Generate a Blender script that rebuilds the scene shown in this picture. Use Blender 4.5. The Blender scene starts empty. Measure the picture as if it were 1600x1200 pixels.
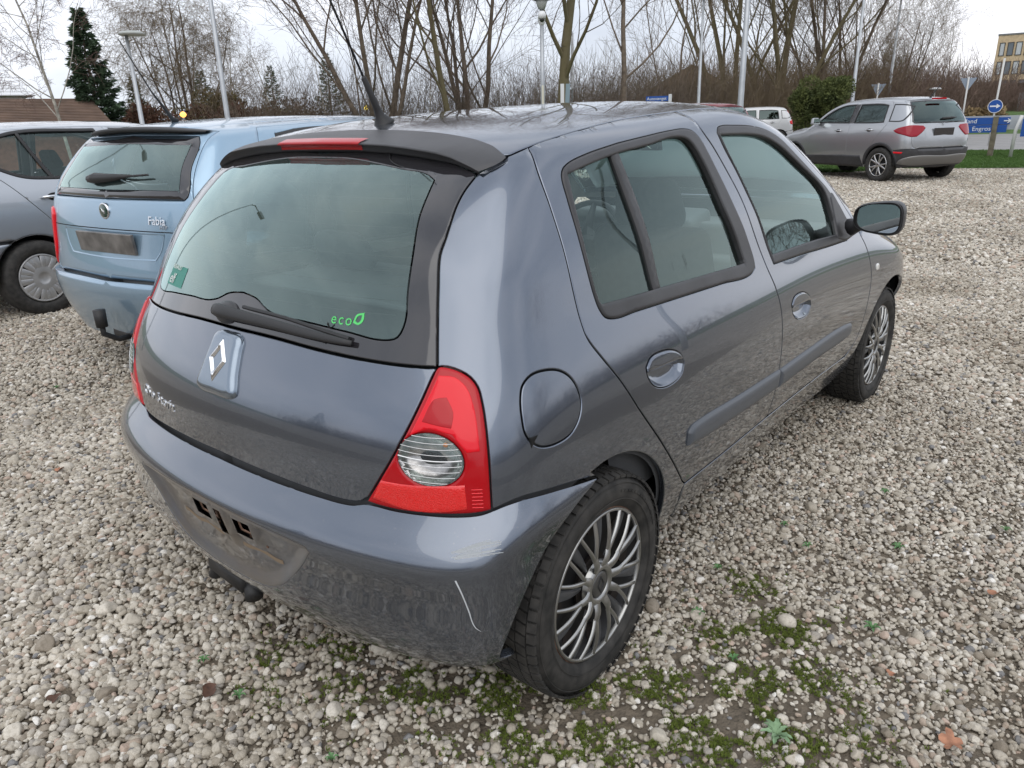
import bpy, math, random
import numpy as np
from mathutils import Matrix, Vector
from mathutils.geometry import delaunay_2d_cdt
S = bpy.context.scene
COL = S.collection
# ------------------------------------------------------------------ camera
cam_d = bpy.data.cameras.new('camera'); cam = bpy.data.objects.new('camera', cam_d); COL.objects.link(cam); S.camera = cam
YAW, PITCH, ROLL = 0.68934, 0.34051, -0.02974
CAM = Vector((-1.3277, -1.6274, 1.3610))
_f = Vector((math.cos(YAW)*math.cos(PITCH), math.sin(YAW)*math.cos(PITCH), -math.sin(PITCH)))
_r = Vector((math.sin(YAW), -math.cos(YAW), 0)); _u = _r.cross(_f)
R2 = _r*math.cos(ROLL) + _u*math.sin(ROLL); U2 = _u*math.cos(ROLL) - _r*math.sin(ROLL)
cam.matrix_world = Matrix(((R2.x, U2.x, -_f.x, CAM.x), (R2.y, U2.y, -_f.y, CAM.y), (R2.z, U2.z, -_f.z, CAM.z), (0, 0, 0, 1)))
cam_d.sensor_width = 36; cam_d.lens = 1158.88/1600*36; cam_d.clip_start = 0.05; cam_d.clip_end = 1500
# ------------------------------------------------------------------ world: overcast winter sky
SUN_EL, SUN_ROT = math.radians(52), math.radians(235)
W = bpy.data.worlds.new('World'); S.world = W; W.use_nodes = True
nt = W.node_tree; nt.nodes.clear()
def nd(t, ty, **k):
    n = t.nodes.new(ty)
    for a, b in k.items():
        if a == 'inp':
            for i, v in b.items(): n.inputs[i].default_value = v
        else: setattr(n, a, b)
    return n
def ramp(t, fac, stops, interp='LINEAR'):
    r = t.nodes.new('ShaderNodeValToRGB'); r.color_ramp.interpolation = interp
    e = r.color_ramp.elements
    while len(e) > 1: e.remove(e[-1])
    e[0].position, e[0].color = stops[0][0], (*stops[0][1], 1)
    for p, c in stops[1:]:
        x = e.new(p); x.color = (*c, 1)
    t.links.new(fac, r.inputs[0]); return r
sky = nd(nt, 'ShaderNodeTexSky', sky_type='NISHITA', sun_disc=False, sun_elevation=SUN_EL, sun_rotation=SUN_ROT, air_density=1.0, dust_density=2.0)
tc = nd(nt, 'ShaderNodeTexCoord'); mp = nd(nt, 'ShaderNodeMapping'); mp.inputs['Scale'].default_value = (1, 1, 2.6)
nz = nd(nt, 'ShaderNodeTexNoise', inp={'Scale': 1.7, 'Detail': 6, 'Roughness': .55, 'Distortion': .3})
nt.links.new(tc.outputs['Generated'], mp.inputs[0]); nt.links.new(mp.outputs[0], nz.inputs['Vector'])
cl = ramp(nt, nz.outputs['Fac'], [(.30, (5.4, 5.9, 6.9)), (.47, (8.1, 8.6, 9.5)), (.62, (10.4, 10.6, 11.3)), (.78, (11.4, 11.2, 11.4))])
mix = nd(nt, 'ShaderNodeMix', data_type='RGBA'); mix.inputs['Factor'].default_value = .93
nt.links.new(sky.outputs[0], mix.inputs['A']); nt.links.new(cl.outputs[0], mix.inputs['B'])
bg = nd(nt, 'ShaderNodeBackground'); bg.inputs['Strength'].default_value = .105
nt.links.new(mix.outputs['Result'], bg.inputs[0]); wo = nd(nt, 'ShaderNodeOutputWorld'); nt.links.new(bg.outputs[0], wo.inputs[0])
sd = bpy.data.lights.new('sun', 'SUN'); sd.energy = 1.15; sd.angle = math.radians(70); sd.color = (1, .96, .9)
sun = bpy.data.objects.new('sun', sd); COL.objects.link(sun)
_az = SUN_ROT; _d = Vector((math.sin(_az)*math.cos(SUN_EL), math.cos(_az)*math.cos(SUN_EL), math.sin(SUN_EL)))
sun.rotation_euler = _d.to_track_quat('Z', 'Y').to_euler()
S.view_settings.view_transform = 'Standard'; S.view_settings.look = 'None'; S.view_settings.exposure = 0.15; S.view_settings.gamma = 1; S.view_settings.use_curve_mapping = False
S.render.engine = 'CYCLES'; S.cycles.max_bounces = 8; S.cycles.transparent_max_bounces = 12; S.cycles.caustics_reflective = False; S.cycles.caustics_refractive = False
S.cycles.use_denoising = True; S.cycles.sample_clamp_indirect = 6
# ------------------------------------------------------------------ materials
MATS = {}
def mat(name, col=(.5, .5, .5), rough=.5, metal=0., coat=0., bump=None, var=None, coat_rough=.03, spec=.5, emit=None):
    if name in MATS: return MATS[name]
    m = bpy.data.materials.new(name); m.use_nodes = True; t = m.node_tree; p = t.nodes['Principled BSDF']
    p.inputs['Base Color'].default_value = (*col, 1); p.inputs['Roughness'].default_value = rough; p.inputs['Metallic'].default_value = metal
    p.inputs['Coat Weight'].default_value = coat; p.inputs['Coat Roughness'].default_value = coat_rough; p.inputs['Specular IOR Level'].default_value = spec
    tcn = None
    if var or bump: tcn = nd(t, 'ShaderNodeTexCoord')
    if var:   # (scale, amount) tonal variation
        n = nd(t, 'ShaderNodeTexNoise', inp={'Scale': var[0], 'Detail': 5}); t.links.new(tcn.outputs['Object'], n.inputs['Vector'])
        a = var[1]; c2 = var[2] if len(var) > 2 else None
        r = ramp(t, n.outputs['Fac'], [(.3, tuple(c*(1-a) for c in col)), (.7, c2 or tuple(min(1, c*(1+a)) for c in col))])
        t.links.new(r.outputs[0], p.inputs['Base Color'])
    if bump:  # (scale, strength, distance)
        n = nd(t, 'ShaderNodeTexNoise', inp={'Scale': bump[0], 'Detail': 3}); t.links.new(tcn.outputs['Object'], n.inputs['Vector'])
        b = nd(t, 'ShaderNodeBump', inp={'Strength': bump[1], 'Distance': bump[2]}); t.links.new(n.outputs['Fac'], b.inputs['Height'])
        t.links.new(b.outputs[0], p.inputs['Normal'])
    if emit:
        p.inputs['Emission Color'].default_value = (*emit[:3], 1); p.inputs['Emission Strength'].default_value = emit[3]
    MATS[name] = m; return m
def car_paint(name, col, metal=.55, rough=.38, dust=.06, dustcol=(.3, .28, .25)):
    m = mat(name, col, rough, metal, 1.0); t = m.node_tree; p = t.nodes['Principled BSDF']; p.inputs['Coat IOR'].default_value = 1.65
    g = nd(t, 'ShaderNodeNewGeometry'); tcn = nd(t, 'ShaderNodeTexCoord')
    n = nd(t, 'ShaderNodeTexNoise', inp={'Scale': 2.2, 'Detail': 7, 'Roughness': .65}); t.links.new(tcn.outputs['Object'], n.inputs['Vector'])
    n2 = nd(t, 'ShaderNodeTexNoise', inp={'Scale': 260, 'Detail': 2}); t.links.new(tcn.outputs['Object'], n2.inputs['Vector'])
    sx = nd(t, 'ShaderNodeSeparateXYZ'); t.links.new(tcn.outputs['Object'], sx.inputs[0])
    mr = nd(t, 'ShaderNodeMapRange', inp={'From Min': .75, 'From Max': .2, 'To Min': 0.0, 'To Max': 1.0}); t.links.new(sx.outputs['Z'], mr.inputs['Value'])
    a = nd(t, 'ShaderNodeMath', operation='MULTIPLY_ADD'); t.links.new(mr.outputs[0], a.inputs[0]); a.inputs[1].default_value = .16; a.inputs[2].default_value = dust
    b = nd(t, 'ShaderNodeMath', operation='MULTIPLY'); t.links.new(a.outputs[0], b.inputs[0]); t.links.new(n.outputs['Fac'], b.inputs[1])
    mx = nd(t, 'ShaderNodeMix', data_type='RGBA'); mx.inputs['A'].default_value = (*col, 1); mx.inputs['B'].default_value = (*dustcol, 1)
    t.links.new(b.outputs[0], mx.inputs['Factor']); t.links.new(mx.outputs['Result'], p.inputs['Base Color'])
    n4 = nd(t, 'ShaderNodeTexNoise', inp={'Scale': 170, 'Detail': 3, 'Roughness': .7}); t.links.new(tcn.outputs['Object'], n4.inputs['Vector'])
    sp4 = nd(t, 'ShaderNodeMapRange', inp={'From Min': .66, 'From Max': .72, 'To Min': 0.0, 'To Max': .5}); t.links.new(n4.outputs['Fac'], sp4.inputs['Value'])
    lo4 = nd(t, 'ShaderNodeMapRange', inp={'From Min': .95, 'From Max': .35, 'To Min': 0.12, 'To Max': 1.0}); t.links.new(sx.outputs['Z'], lo4.inputs['Value'])
    mu4 = nd(t, 'ShaderNodeMath', operation='MULTIPLY'); t.links.new(sp4.outputs[0], mu4.inputs[0]); t.links.new(lo4.outputs[0], mu4.inputs[1])
    mx4 = nd(t, 'ShaderNodeMix', data_type='RGBA'); mx4.inputs['B'].default_value = (.42, .38, .33, 1); t.links.new(mu4.outputs[0], mx4.inputs['Factor']); t.links.new(mx.outputs['Result'], mx4.inputs['A']); t.links.new(mx4.outputs['Result'], p.inputs['Base Color'])
    cw4 = nd(t, 'ShaderNodeMath', operation='SUBTRACT'); cw4.inputs[0].default_value = 1.0; t.links.new(mu4.outputs[0], cw4.inputs[1]); t.links.new(cw4.outputs[0], p.inputs['Coat Weight'])
    bm_ = nd(t, 'ShaderNodeBump', inp={'Strength': .02, 'Distance': .001}); t.links.new(n2.outputs['Fac'], bm_.inputs['Height']); t.links.new(bm_.outputs[0], p.inputs['Normal'])
    cr = nd(t, 'ShaderNodeMapRange', inp={'From Min': .3, 'From Max': .7, 'To Min': .01, 'To Max': .05}); t.links.new(n.outputs['Fac'], cr.inputs['Value']); t.links.new(cr.outputs[0], p.inputs['Coat Roughness'])
    return m
def glass_mat(name, tint=(.55, .66, .62), refl=1.0, haze=.0, hazecol=(.5, .58, .56), ior=1.52):
    if name in MATS: return MATS[name]
    m = bpy.data.materials.new(name); m.use_nodes = True; t = m.node_tree; t.nodes.clear()
    o = nd(t, 'ShaderNodeOutputMaterial'); tr = nd(t, 'ShaderNodeBsdfTransparent'); tr.inputs[0].default_value = (*tint, 1)
    gl = nd(t, 'ShaderNodeBsdfGlossy', inp={'Roughness': .01}); gl.inputs[0].default_value = (.80, 1, .965, 1)
    fr = nd(t, 'ShaderNodeFresnel', inp={'IOR': ior}); ma = nd(t, 'ShaderNodeMath', operation='MULTIPLY'); ma.use_clamp = True
    t.links.new(fr.outputs[0], ma.inputs[0]); ma.inputs[1].default_value = 1.7*refl
    ms = nd(t, 'ShaderNodeMixShader'); t.links.new(ma.outputs[0], ms.inputs[0])
    df = nd(t, 'ShaderNodeBsdfDiffuse'); df.inputs[0].default_value = (*hazecol, 1)
    m2 = nd(t, 'ShaderNodeMixShader'); m2.inputs[0].default_value = haze
    if haze:
        tcn = nd(t, 'ShaderNodeTexCoord'); n = nd(t, 'ShaderNodeTexNoise', inp={'Scale': 3.0, 'Detail': 6}); t.links.new(tcn.outputs['Object'], n.inputs['Vector'])
        mm = nd(t, 'ShaderNodeMath', operation='MULTIPLY'); t.links.new(n.outputs['Fac'], mm.inputs[0]); mm.inputs[1].default_value = haze*2; t.links.new(mm.outputs[0], m2.inputs[0])
    t.links.new(tr.outputs[0], m2.inputs[1]); t.links.new(df.outputs[0], m2.inputs[2])
    t.links.new(m2.outputs[0], ms.inputs[1]); t.links.new(gl.outputs[0], ms.inputs[2]); t.links.new(ms.outputs[0], o.inputs[0])
    MATS[name] = m; return m
M_paint = car_paint('grey_violet_metallic_paint', (.122, .146, .188), .85, .22, .05)
M_blue = car_paint('light_blue_metallic_paint', (.27, .41, .54), .6, .34, .10)
M_silver = car_paint('silver_grey_metallic_paint', (.46, .49, .53), .7, .4, .12)
M_dsilver = car_paint('mid_grey_metallic_paint', (.42, .44, .465), .7, .34, .12)
M_white = car_paint('white_paint', (.72, .73, .74), .0, .4, .05)
M_red = car_paint('dark_red_paint', (.22, .012, .02), .2, .4, .05)
M_rub = mat('black_rubber', (.022, .022, .023), .55, bump=(900, .15, .001))
M_trim = mat('grey_black_textured_plastic', (.045, .045, .048), .42, bump=(700, .25, .001), var=(9, .2))
M_strip = mat('satin_grey_rubbing_strip', (.085, .095, .11), .34, bump=(600, .15, .001))
M_black = mat('matt_black_void', (.006, .006, .006), .9)
M_inner = mat('dark_interior_trim', (.07, .073, .078), .8, bump=(60, .2, .004))
M_head = mat('pale_grey_headlining', (.42, .42, .40), .95)
M_seat = mat('charcoal_seat_fabric', (.045, .048, .052), .95, bump=(250, .4, .002), var=(40, .25))
M_dash = mat('grey_dashboard_plastic', (.24, .25, .25), .6, bump=(300, .2, .001))
M_chrome = mat('chrome', (.75, .76, .78), .08, 1.)
M_alu = mat('silver_wheel_cover_lacquer', (.36, .36, .35), .3, .85, .5, var=(14, .15))
M_silverw = mat('pale_silver_wheel_cover', (.42, .42, .42), .45, .5, .2, var=(9, .15))
M_tyre = mat('tyre_rubber', (.022, .022, .021), .75, bump=(420, .3, .001), var=(30, .35, (.05, .047, .043)))
M_disc = mat('dark_wheel_dish', (.012, .012, .013), .55)
M_rust = mat('rusty_hub_steel', (.15, .085, .055), .8, var=(40, .5))
M_frit = mat('black_glass_border', (.022, .021, .024), .06, 0, 1.0)
M_glass = glass_mat('green_tinted_side_glass', (.86, .95, .93), .8, .012)
M_rglass = glass_mat('green_tinted_rear_glass', (.84, .98, .95), 1.35, .06, (.55, .72, .69))
M_mirr = mat('mirror_glass', (.75, .8, .8), .01, 1.)
M_lensr = mat('red_lamp_lens', (.74, .002, .013), .2, 0, .5, spec=.25)
M_lensd = mat('deep_red_lamp_lens', (.42, .003, .008), .2, 0, .35, spec=.25)
M_lensc = mat('clear_lamp_reflector', (.55, .53, .52), .18, .7, 1.0, var=(60, .4))
M_plate = mat('galvanised_plate_holder', (.2, .19, .18), .4, .4, var=(12, .4))
M_wire = mat('heater_wire', (.02, .015, .01), .6)
M_gext = mat('green_sticker', (.10, .62, .16), .5)
M_teal = mat('teal_sticker', (.03, .22, .17), .5); M_wtxt = mat('white_sticker_print', (.7, .75, .72), .5)
M_amber = mat('amber_bulb', (.8, .25, .02), .3)
M_scuff = mat('bare_scuffed_plastic', (.55, .58, .6), .7)
M_dirt = mat('brown_dirt_film', (.22, .165, .11), .85)
# ------------------------------------------------------------------ object helpers
def link(o, parent=None, label=None, cat=None, group=None, kind=None):
    COL.objects.link(o)
    if parent is not None: o.parent = parent
    if label: o['label'] = label
    if cat: o['category'] = cat
    if group: o['group'] = group
    if kind: o['kind'] = kind
    return o
def thing(name, label, cat, loc=(0, 0, 0), rz=0, group=None):
    o = bpy.data.objects.new(name, None); o.location = loc; o.rotation_euler = (0, 0, rz); o.empty_display_size = .2
    return link(o, None, label, cat, group)
def mesh_obj(name, V, Fc, m, parent=None, smooth=True, normals=None, **k):
    me = bpy.data.meshes.new(name); me.from_pydata([tuple(v) for v in np.asarray(V).tolist()], [], Fc)
    if isinstance(m, (list, tuple)):
        for x in m: me.materials.append(x)
    else: me.materials.append(m)
    if smooth: me.shade_smooth()
    me.update()
    if normals is not None: me.normals_split_custom_set_from_vertices([tuple(n) for n in np.asarray(normals).tolist()])
    return link(bpy.data.objects.new(name, me), parent, **k)
class MB:
    """collects simple solids into one mesh"""
    def __init__(s): s.V = []; s.F = []
    def add(s, V, F):
        o = len(s.V); s.V += [tuple(map(float, v)) for v in V]; s.F += [tuple(i+o for i in f) for f in F]; return s
    def box(s, c, d, rz=0, rx=0, ry=0, taper=1.):
        c = Vector(c); R = Matrix.Rotation(rz, 3, 'Z') @ Matrix.Rotation(ry, 3, 'Y') @ Matrix.Rotation(rx, 3, 'X')
        V = [c + R @ Vector((sx*d[0]/2*(taper if sz > 0 else 1), sy*d[1]/2*(taper if sz > 0 else 1), sz*d[2]/2)) for sz in (-1, 1) for sx, sy in ((-1, -1), (1, -1), (1, 1), (-1, 1))]
        return s.add(V, [(3, 2, 1, 0), (4, 5, 6, 7), (0, 1, 5, 4), (1, 2, 6, 5), (2, 3, 7, 6), (3, 0, 4, 7)])
    def tube(s, pts, rad, n=8, cap=True):
        pts = [Vector(p) for p in pts]; rad = rad if hasattr(rad, '__len__') else [rad]*len(pts)
        V = []; F = []; up = None
        for i, p in enumerate(pts):
            d = (pts[min(i+1, len(pts)-1)] - pts[max(i-1, 0)]).normalized()
            if up is None: up = Vector((0, 0, 1)) if abs(d.z) < .9 else Vector((1, 0, 0))
            a = d.cross(up).normalized(); b = a.cross(d).normalized(); up = b
            for k in range(n):
                t = 2*math.pi*k/n; V.append(p + (a*math.cos(t) + b*math.sin(t))*rad[i])
        for i in range(len(pts)-1):
            for k in range(n): F.append((i*n+k, i*n+(k+1) % n, (i+1)*n+(k+1) % n, (i+1)*n+k))
        if cap: F += [tuple(range(n-1, -1, -1)), tuple((len(pts)-1)*n+k for k in range(n))]
        return s.add(V, F)
    def lathe(s, prof, n=48, axis='y', c=(0, 0, 0), closed=False):
        V = []; F = []; m = len(prof)
        for k in range(n):
            t = 2*math.pi*k/n; cc, ss = math.cos(t), math.sin(t)
            for a, r in prof:
                V.append((c[0]+r*cc, c[1]+a, c[2]+r*ss) if axis == 'y' else (c[0]+r*cc, c[1]+r*ss, c[2]+a))
        for k in range(n):
            k2 = (k+1) % n
            for i in range(m-1+(1 if closed else 0)):
                j = (i+1) % m; F.append((k*m+i, k2*m+i, k2*m+j, k*m+j))
        return s.add(V, F)
    def build(s, name, m, parent=None, smooth=False, bevel=0, **k):
        o = mesh_obj(name, np.array(s.V), s.F, m, parent, smooth, **k)
        if bevel:
            b = o.modifiers.new('bevel', 'BEVEL'); b.width = bevel; b.segments = 2; b.limit_method = 'ANGLE'
            o.data.shade_smooth(); w = o.modifiers.new('wn', 'WEIGHTED_NORMAL')
        return o
# ------------------------------------------------------------------ analytic car-body surface
def nspline(xk, yk):
    xk = np.asarray(xk, float); yk = np.asarray(yk, float); n = len(xk); h = np.diff(xk)
    A = np.zeros((n, n)); b = np.zeros(n); A[0, 0] = A[-1, -1] = 1
    for i in range(1, n-1):
        A[i, i-1] = h[i-1]; A[i, i] = 2*(h[i-1]+h[i]); A[i, i+1] = h[i]
        b[i] = 3*((yk[i+1]-yk[i])/h[i]-(yk[i]-yk[i-1])/h[i-1])
    c = np.linalg.solve(A, b); bb = np.diff(yk)/h-h*(2*c[:-1]+c[1:])/3; d = np.diff(c)/(3*h)
    s1 = bb[0]; s2 = bb[-1]+2*c[-2]*h[-1]+3*d[-1]*h[-1]**2
    def f(x):
        x = np.asarray(x, float); i = np.clip(np.searchsorted(xk, x)-1, 0, n-2); t = x-xk[i]
        v = yk[i]+t*(bb[i]+t*(c[i]+t*d[i]))
        v = np.where(x < xk[0], yk[0]+s1*(x-xk[0]), v)
        return np.where(x > xk[-1], yk[-1]+s2*(x-xk[-1]), v)
    return f
def smax(a, b, k): return .5*(a+b+np.sqrt((a-b)**2+k*k))
class Body:
    """smooth closed body: smooth maximum of rear, side, roof and nose surfaces"""
    def __init__(s, P):
        s.P = P; s.xr = nspline(P['xz'], P['xr']); s.w = nspline(P['wz'], P['w']); s.top = nspline(P['tx'], P['top'])
        s.cr = nspline(P.get('cz', [.3, .75, 1.3]), P['cr']); s.kc = nspline(P.get('cz', [.3, .75, 1.3]), P['kc'])
        s.XA = P.get('XA', .35); s.XB = P.get('XB', 2.45); s.R = .8
    def F(s, p):
        P = s.P; x, y, z = p[..., 0], np.sqrt(p[..., 1]**2+1e-8), p[..., 2]; zc = np.clip(z, .1, P.get('zmax', 1.5))
        cr = s.cr(zc)
        rear = (s.xr(zc)+cr*y*y+.25*cr*y**4-x)*.75
        xa = np.maximum(0, P.get('xm', .9)-x); xb = np.maximum(0, x-P.get('xf', 1.3))
        Wd = s.w(zc)*(1-P['tap']*xa**2.2)-(P['ftap']+P['ftu']*(.5+.5*np.tanh((zc-P.get('zt', .98))/.09)))*xb**2.5
        top = z-(s.top(x)-P['tcr']*y*y-.25*y**4)
        f = smax(smax(rear, y-Wd, s.kc(zc)), top, P['kt'])
        return smax(f, (x-P.get('xn', 2.9)-P.get('nz', 0)*(z-.5))*.9, .25)
    def N(s, p, h=8e-4):
        g = np.stack([s.F(p+e)-s.F(p-e) for e in np.eye(3)*h], -1)
        return g/np.linalg.norm(g, axis=-1, keepdims=True)
    def solve(s, o, d, tmax):
        a = np.zeros(len(o)); b = np.full(len(o), tmax); 
        for _ in range(11):
            m = .5*(a+b); neg = s.F(o+m[:, None]*d) < 0; a = np.where(neg, m, a); b = np.where(neg, b, m)
        fa = s.F(o+a[:, None]*d); fb = s.F(o+b[:, None]*d)
        for _ in range(5):
            t = np.clip(a-fa*(b-a)/(fb-fa+1e-12), a, b); ft = s.F(o+t[:, None]*d); neg = ft < 0
            a = np.where(neg, t, a); fa = np.where(neg, ft, fa); b = np.where(neg, b, t); fb = np.where(neg, fb, ft)
        t = np.where(np.abs(fa) < np.abs(fb), a, b)
        return o+t[:, None]*d
    def side(s, q):
        """chart (u, z): u = metres along the right flank from x=XA; wraps round tail and nose"""
        q = np.atleast_2d(q).astype(float); u, z = q[:, 0], q[:, 1]; L = s.XB-s.XA
        ph = np.where(u < 0, -u/s.R, np.where(u > L, (u-L)/s.R, 0)); sg = np.where(u < 0, -1, 1)
        o = np.stack([np.clip(u, 0, L)+s.XA, 0*u, z], 1); d = np.stack([sg*np.sin(ph), -np.cos(ph), 0*u], 1)
        return s.solve(o, d, 1.6)
    def roof(s, q):
        q = np.atleast_2d(q).astype(float)
        o = np.stack([q[:, 0], q[:, 1], np.full(len(q), .55)], 1); return s.solve(o, np.broadcast_to([0., 0, 1], o.shape), 1.4)
    def inv(s, X):
        x, y, z = X[:, 0], X[:, 1], X[:, 2]; L = s.XB-s.XA
        u = np.where(x > s.XB, L+s.R*np.arctan2(x-s.XB, -y), np.where(x > s.XA, x-s.XA, -s.R*np.arctan2(s.XA-x, -y)))
        return np.stack([u, z], 1)
    def sxz(s, pts):
        """side-view points (x, z) on the right flank -> (u, z)"""
        p = np.asarray(pts, float); o = np.stack([p[:, 0], 0*p[:, 0], p[:, 1]], 1)
        return s.inv(s.solve(o, np.broadcast_to([0., -1, 0], o.shape), 1.4))
    def ryz(s, pts):
        """rear-view points (y, z) on the tail -> (u, z)"""
        p = np.asarray(pts, float); o = np.stack([0*p[:, 0]+1.2, p[:, 0], p[:, 1]], 1)
        return s.inv(s.solve(o, np.broadcast_to([-1., 0, 0], o.shape), 2.6))
def curve(pts, closed=True, step=.012, ang=48):
    """Catmull-Rom through points, keeping sharp corners"""
    P = np.asarray(pts, float); n = len(P); out = []
    def corner(i):
        if not closed and (i == 0 or i == n-1): return True
        a = P[i]-P[i-1]; b = P[(i+1) % n]-P[i]; c = np.dot(a, b)/(np.linalg.norm(a)*np.linalg.norm(b)+1e-12)
        return math.degrees(math.acos(max(-1, min(1, c)))) > ang
    C = [corner(i) for i in range(n)]
    for i in range(n if closed else n-1):
        p1, p2 = P[i], P[(i+1) % n]; L = np.linalg.norm(p2-p1); k = max(1, int(math.ceil(L/step)))
        p0 = P[i-1] if not C[i] else 2*p1-p2
        p3 = P[(i+2) % n] if not C[(i+1) % n] else 2*p2-p1
        if C[i] and C[(i+1) % n]:
            for j in range(k): out.append(p1+(p2-p1)*j/k)
            continue
        l0 = max(np.linalg.norm(p1-p0), 1e-6); l3 = max(np.linalg.norm(p3-p2), 1e-6)
        m1 = ((p2-p1)/L+(p1-p0)/l0)*.5*L if not C[i] else (p2-p1); m2 = ((p2-p1)/L+(p3-p2)/l3)*.5*L if not C[(i+1) % n] else (p2-p1)
        for j in range(k):
            t = j/k; t2, t3 = t*t, t*t*t
            out.append((2*t3-3*t2+1)*p1+(t3-2*t2+t)*m1+(-2*t3+3*t2)*p2+(t3-t2)*m2)
    if not closed: out.append(P[-1])
    return np.array(out)
def area(P): return .5*np.sum(P[:, 0]*np.roll(P[:, 1], -1)-np.roll(P[:, 0], -1)*P[:, 1])
def ccw(P): return P if area(P) > 0 else P[::-1]
def offset(P, d):
    """inset a ccw loop by d"""
    a = P-np.roll(P, 1, 0); b = np.roll(P, -1, 0)-P
    a /= np.linalg.norm(a, axis=1, keepdims=True)+1e-12; b /= np.linalg.norm(b, axis=1, keepdims=True)+1e-12
    na = np.stack([-a[:, 1], a[:, 0]], 1); nb = np.stack([-b[:, 1], b[:, 0]], 1); n = na+nb
    l2 = np.maximum(np.sum(n*n, 1, keepdims=True), .5); return P+n*(2*d/l2)
def dist(q, loops):
    D = np.full(len(q), 1e9)
    for L in loops:
        A = L; B = np.roll(L, -1, 0); d = B-A; l2 = np.maximum((d*d).sum(1), 1e-14)
        for s0 in range(0, len(q), 4000):
            p = q[s0:s0+4000, None, :]-A[None]; t = np.clip((p*d[None]).sum(2)/l2, 0, 1)
            e = p-t[..., None]*d[None]; D[s0:s0+4000] = np.minimum(D[s0:s0+4000], np.sqrt((e*e).sum(2).min(1)))
    return D
def inside(q, L):
    x, y = q[:, 0], q[:, 1]; r = np.zeros(len(q), bool)
    for i in range(len(L)):
        x1, y1 = L[i-1]; x2, y2 = L[i]
        if y1 == y2: continue
        r ^= ((y1 > y) != (y2 > y)) & (x < (x2-x1)*(y-y1)/(y2-y1)+x1)
    return r
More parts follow.
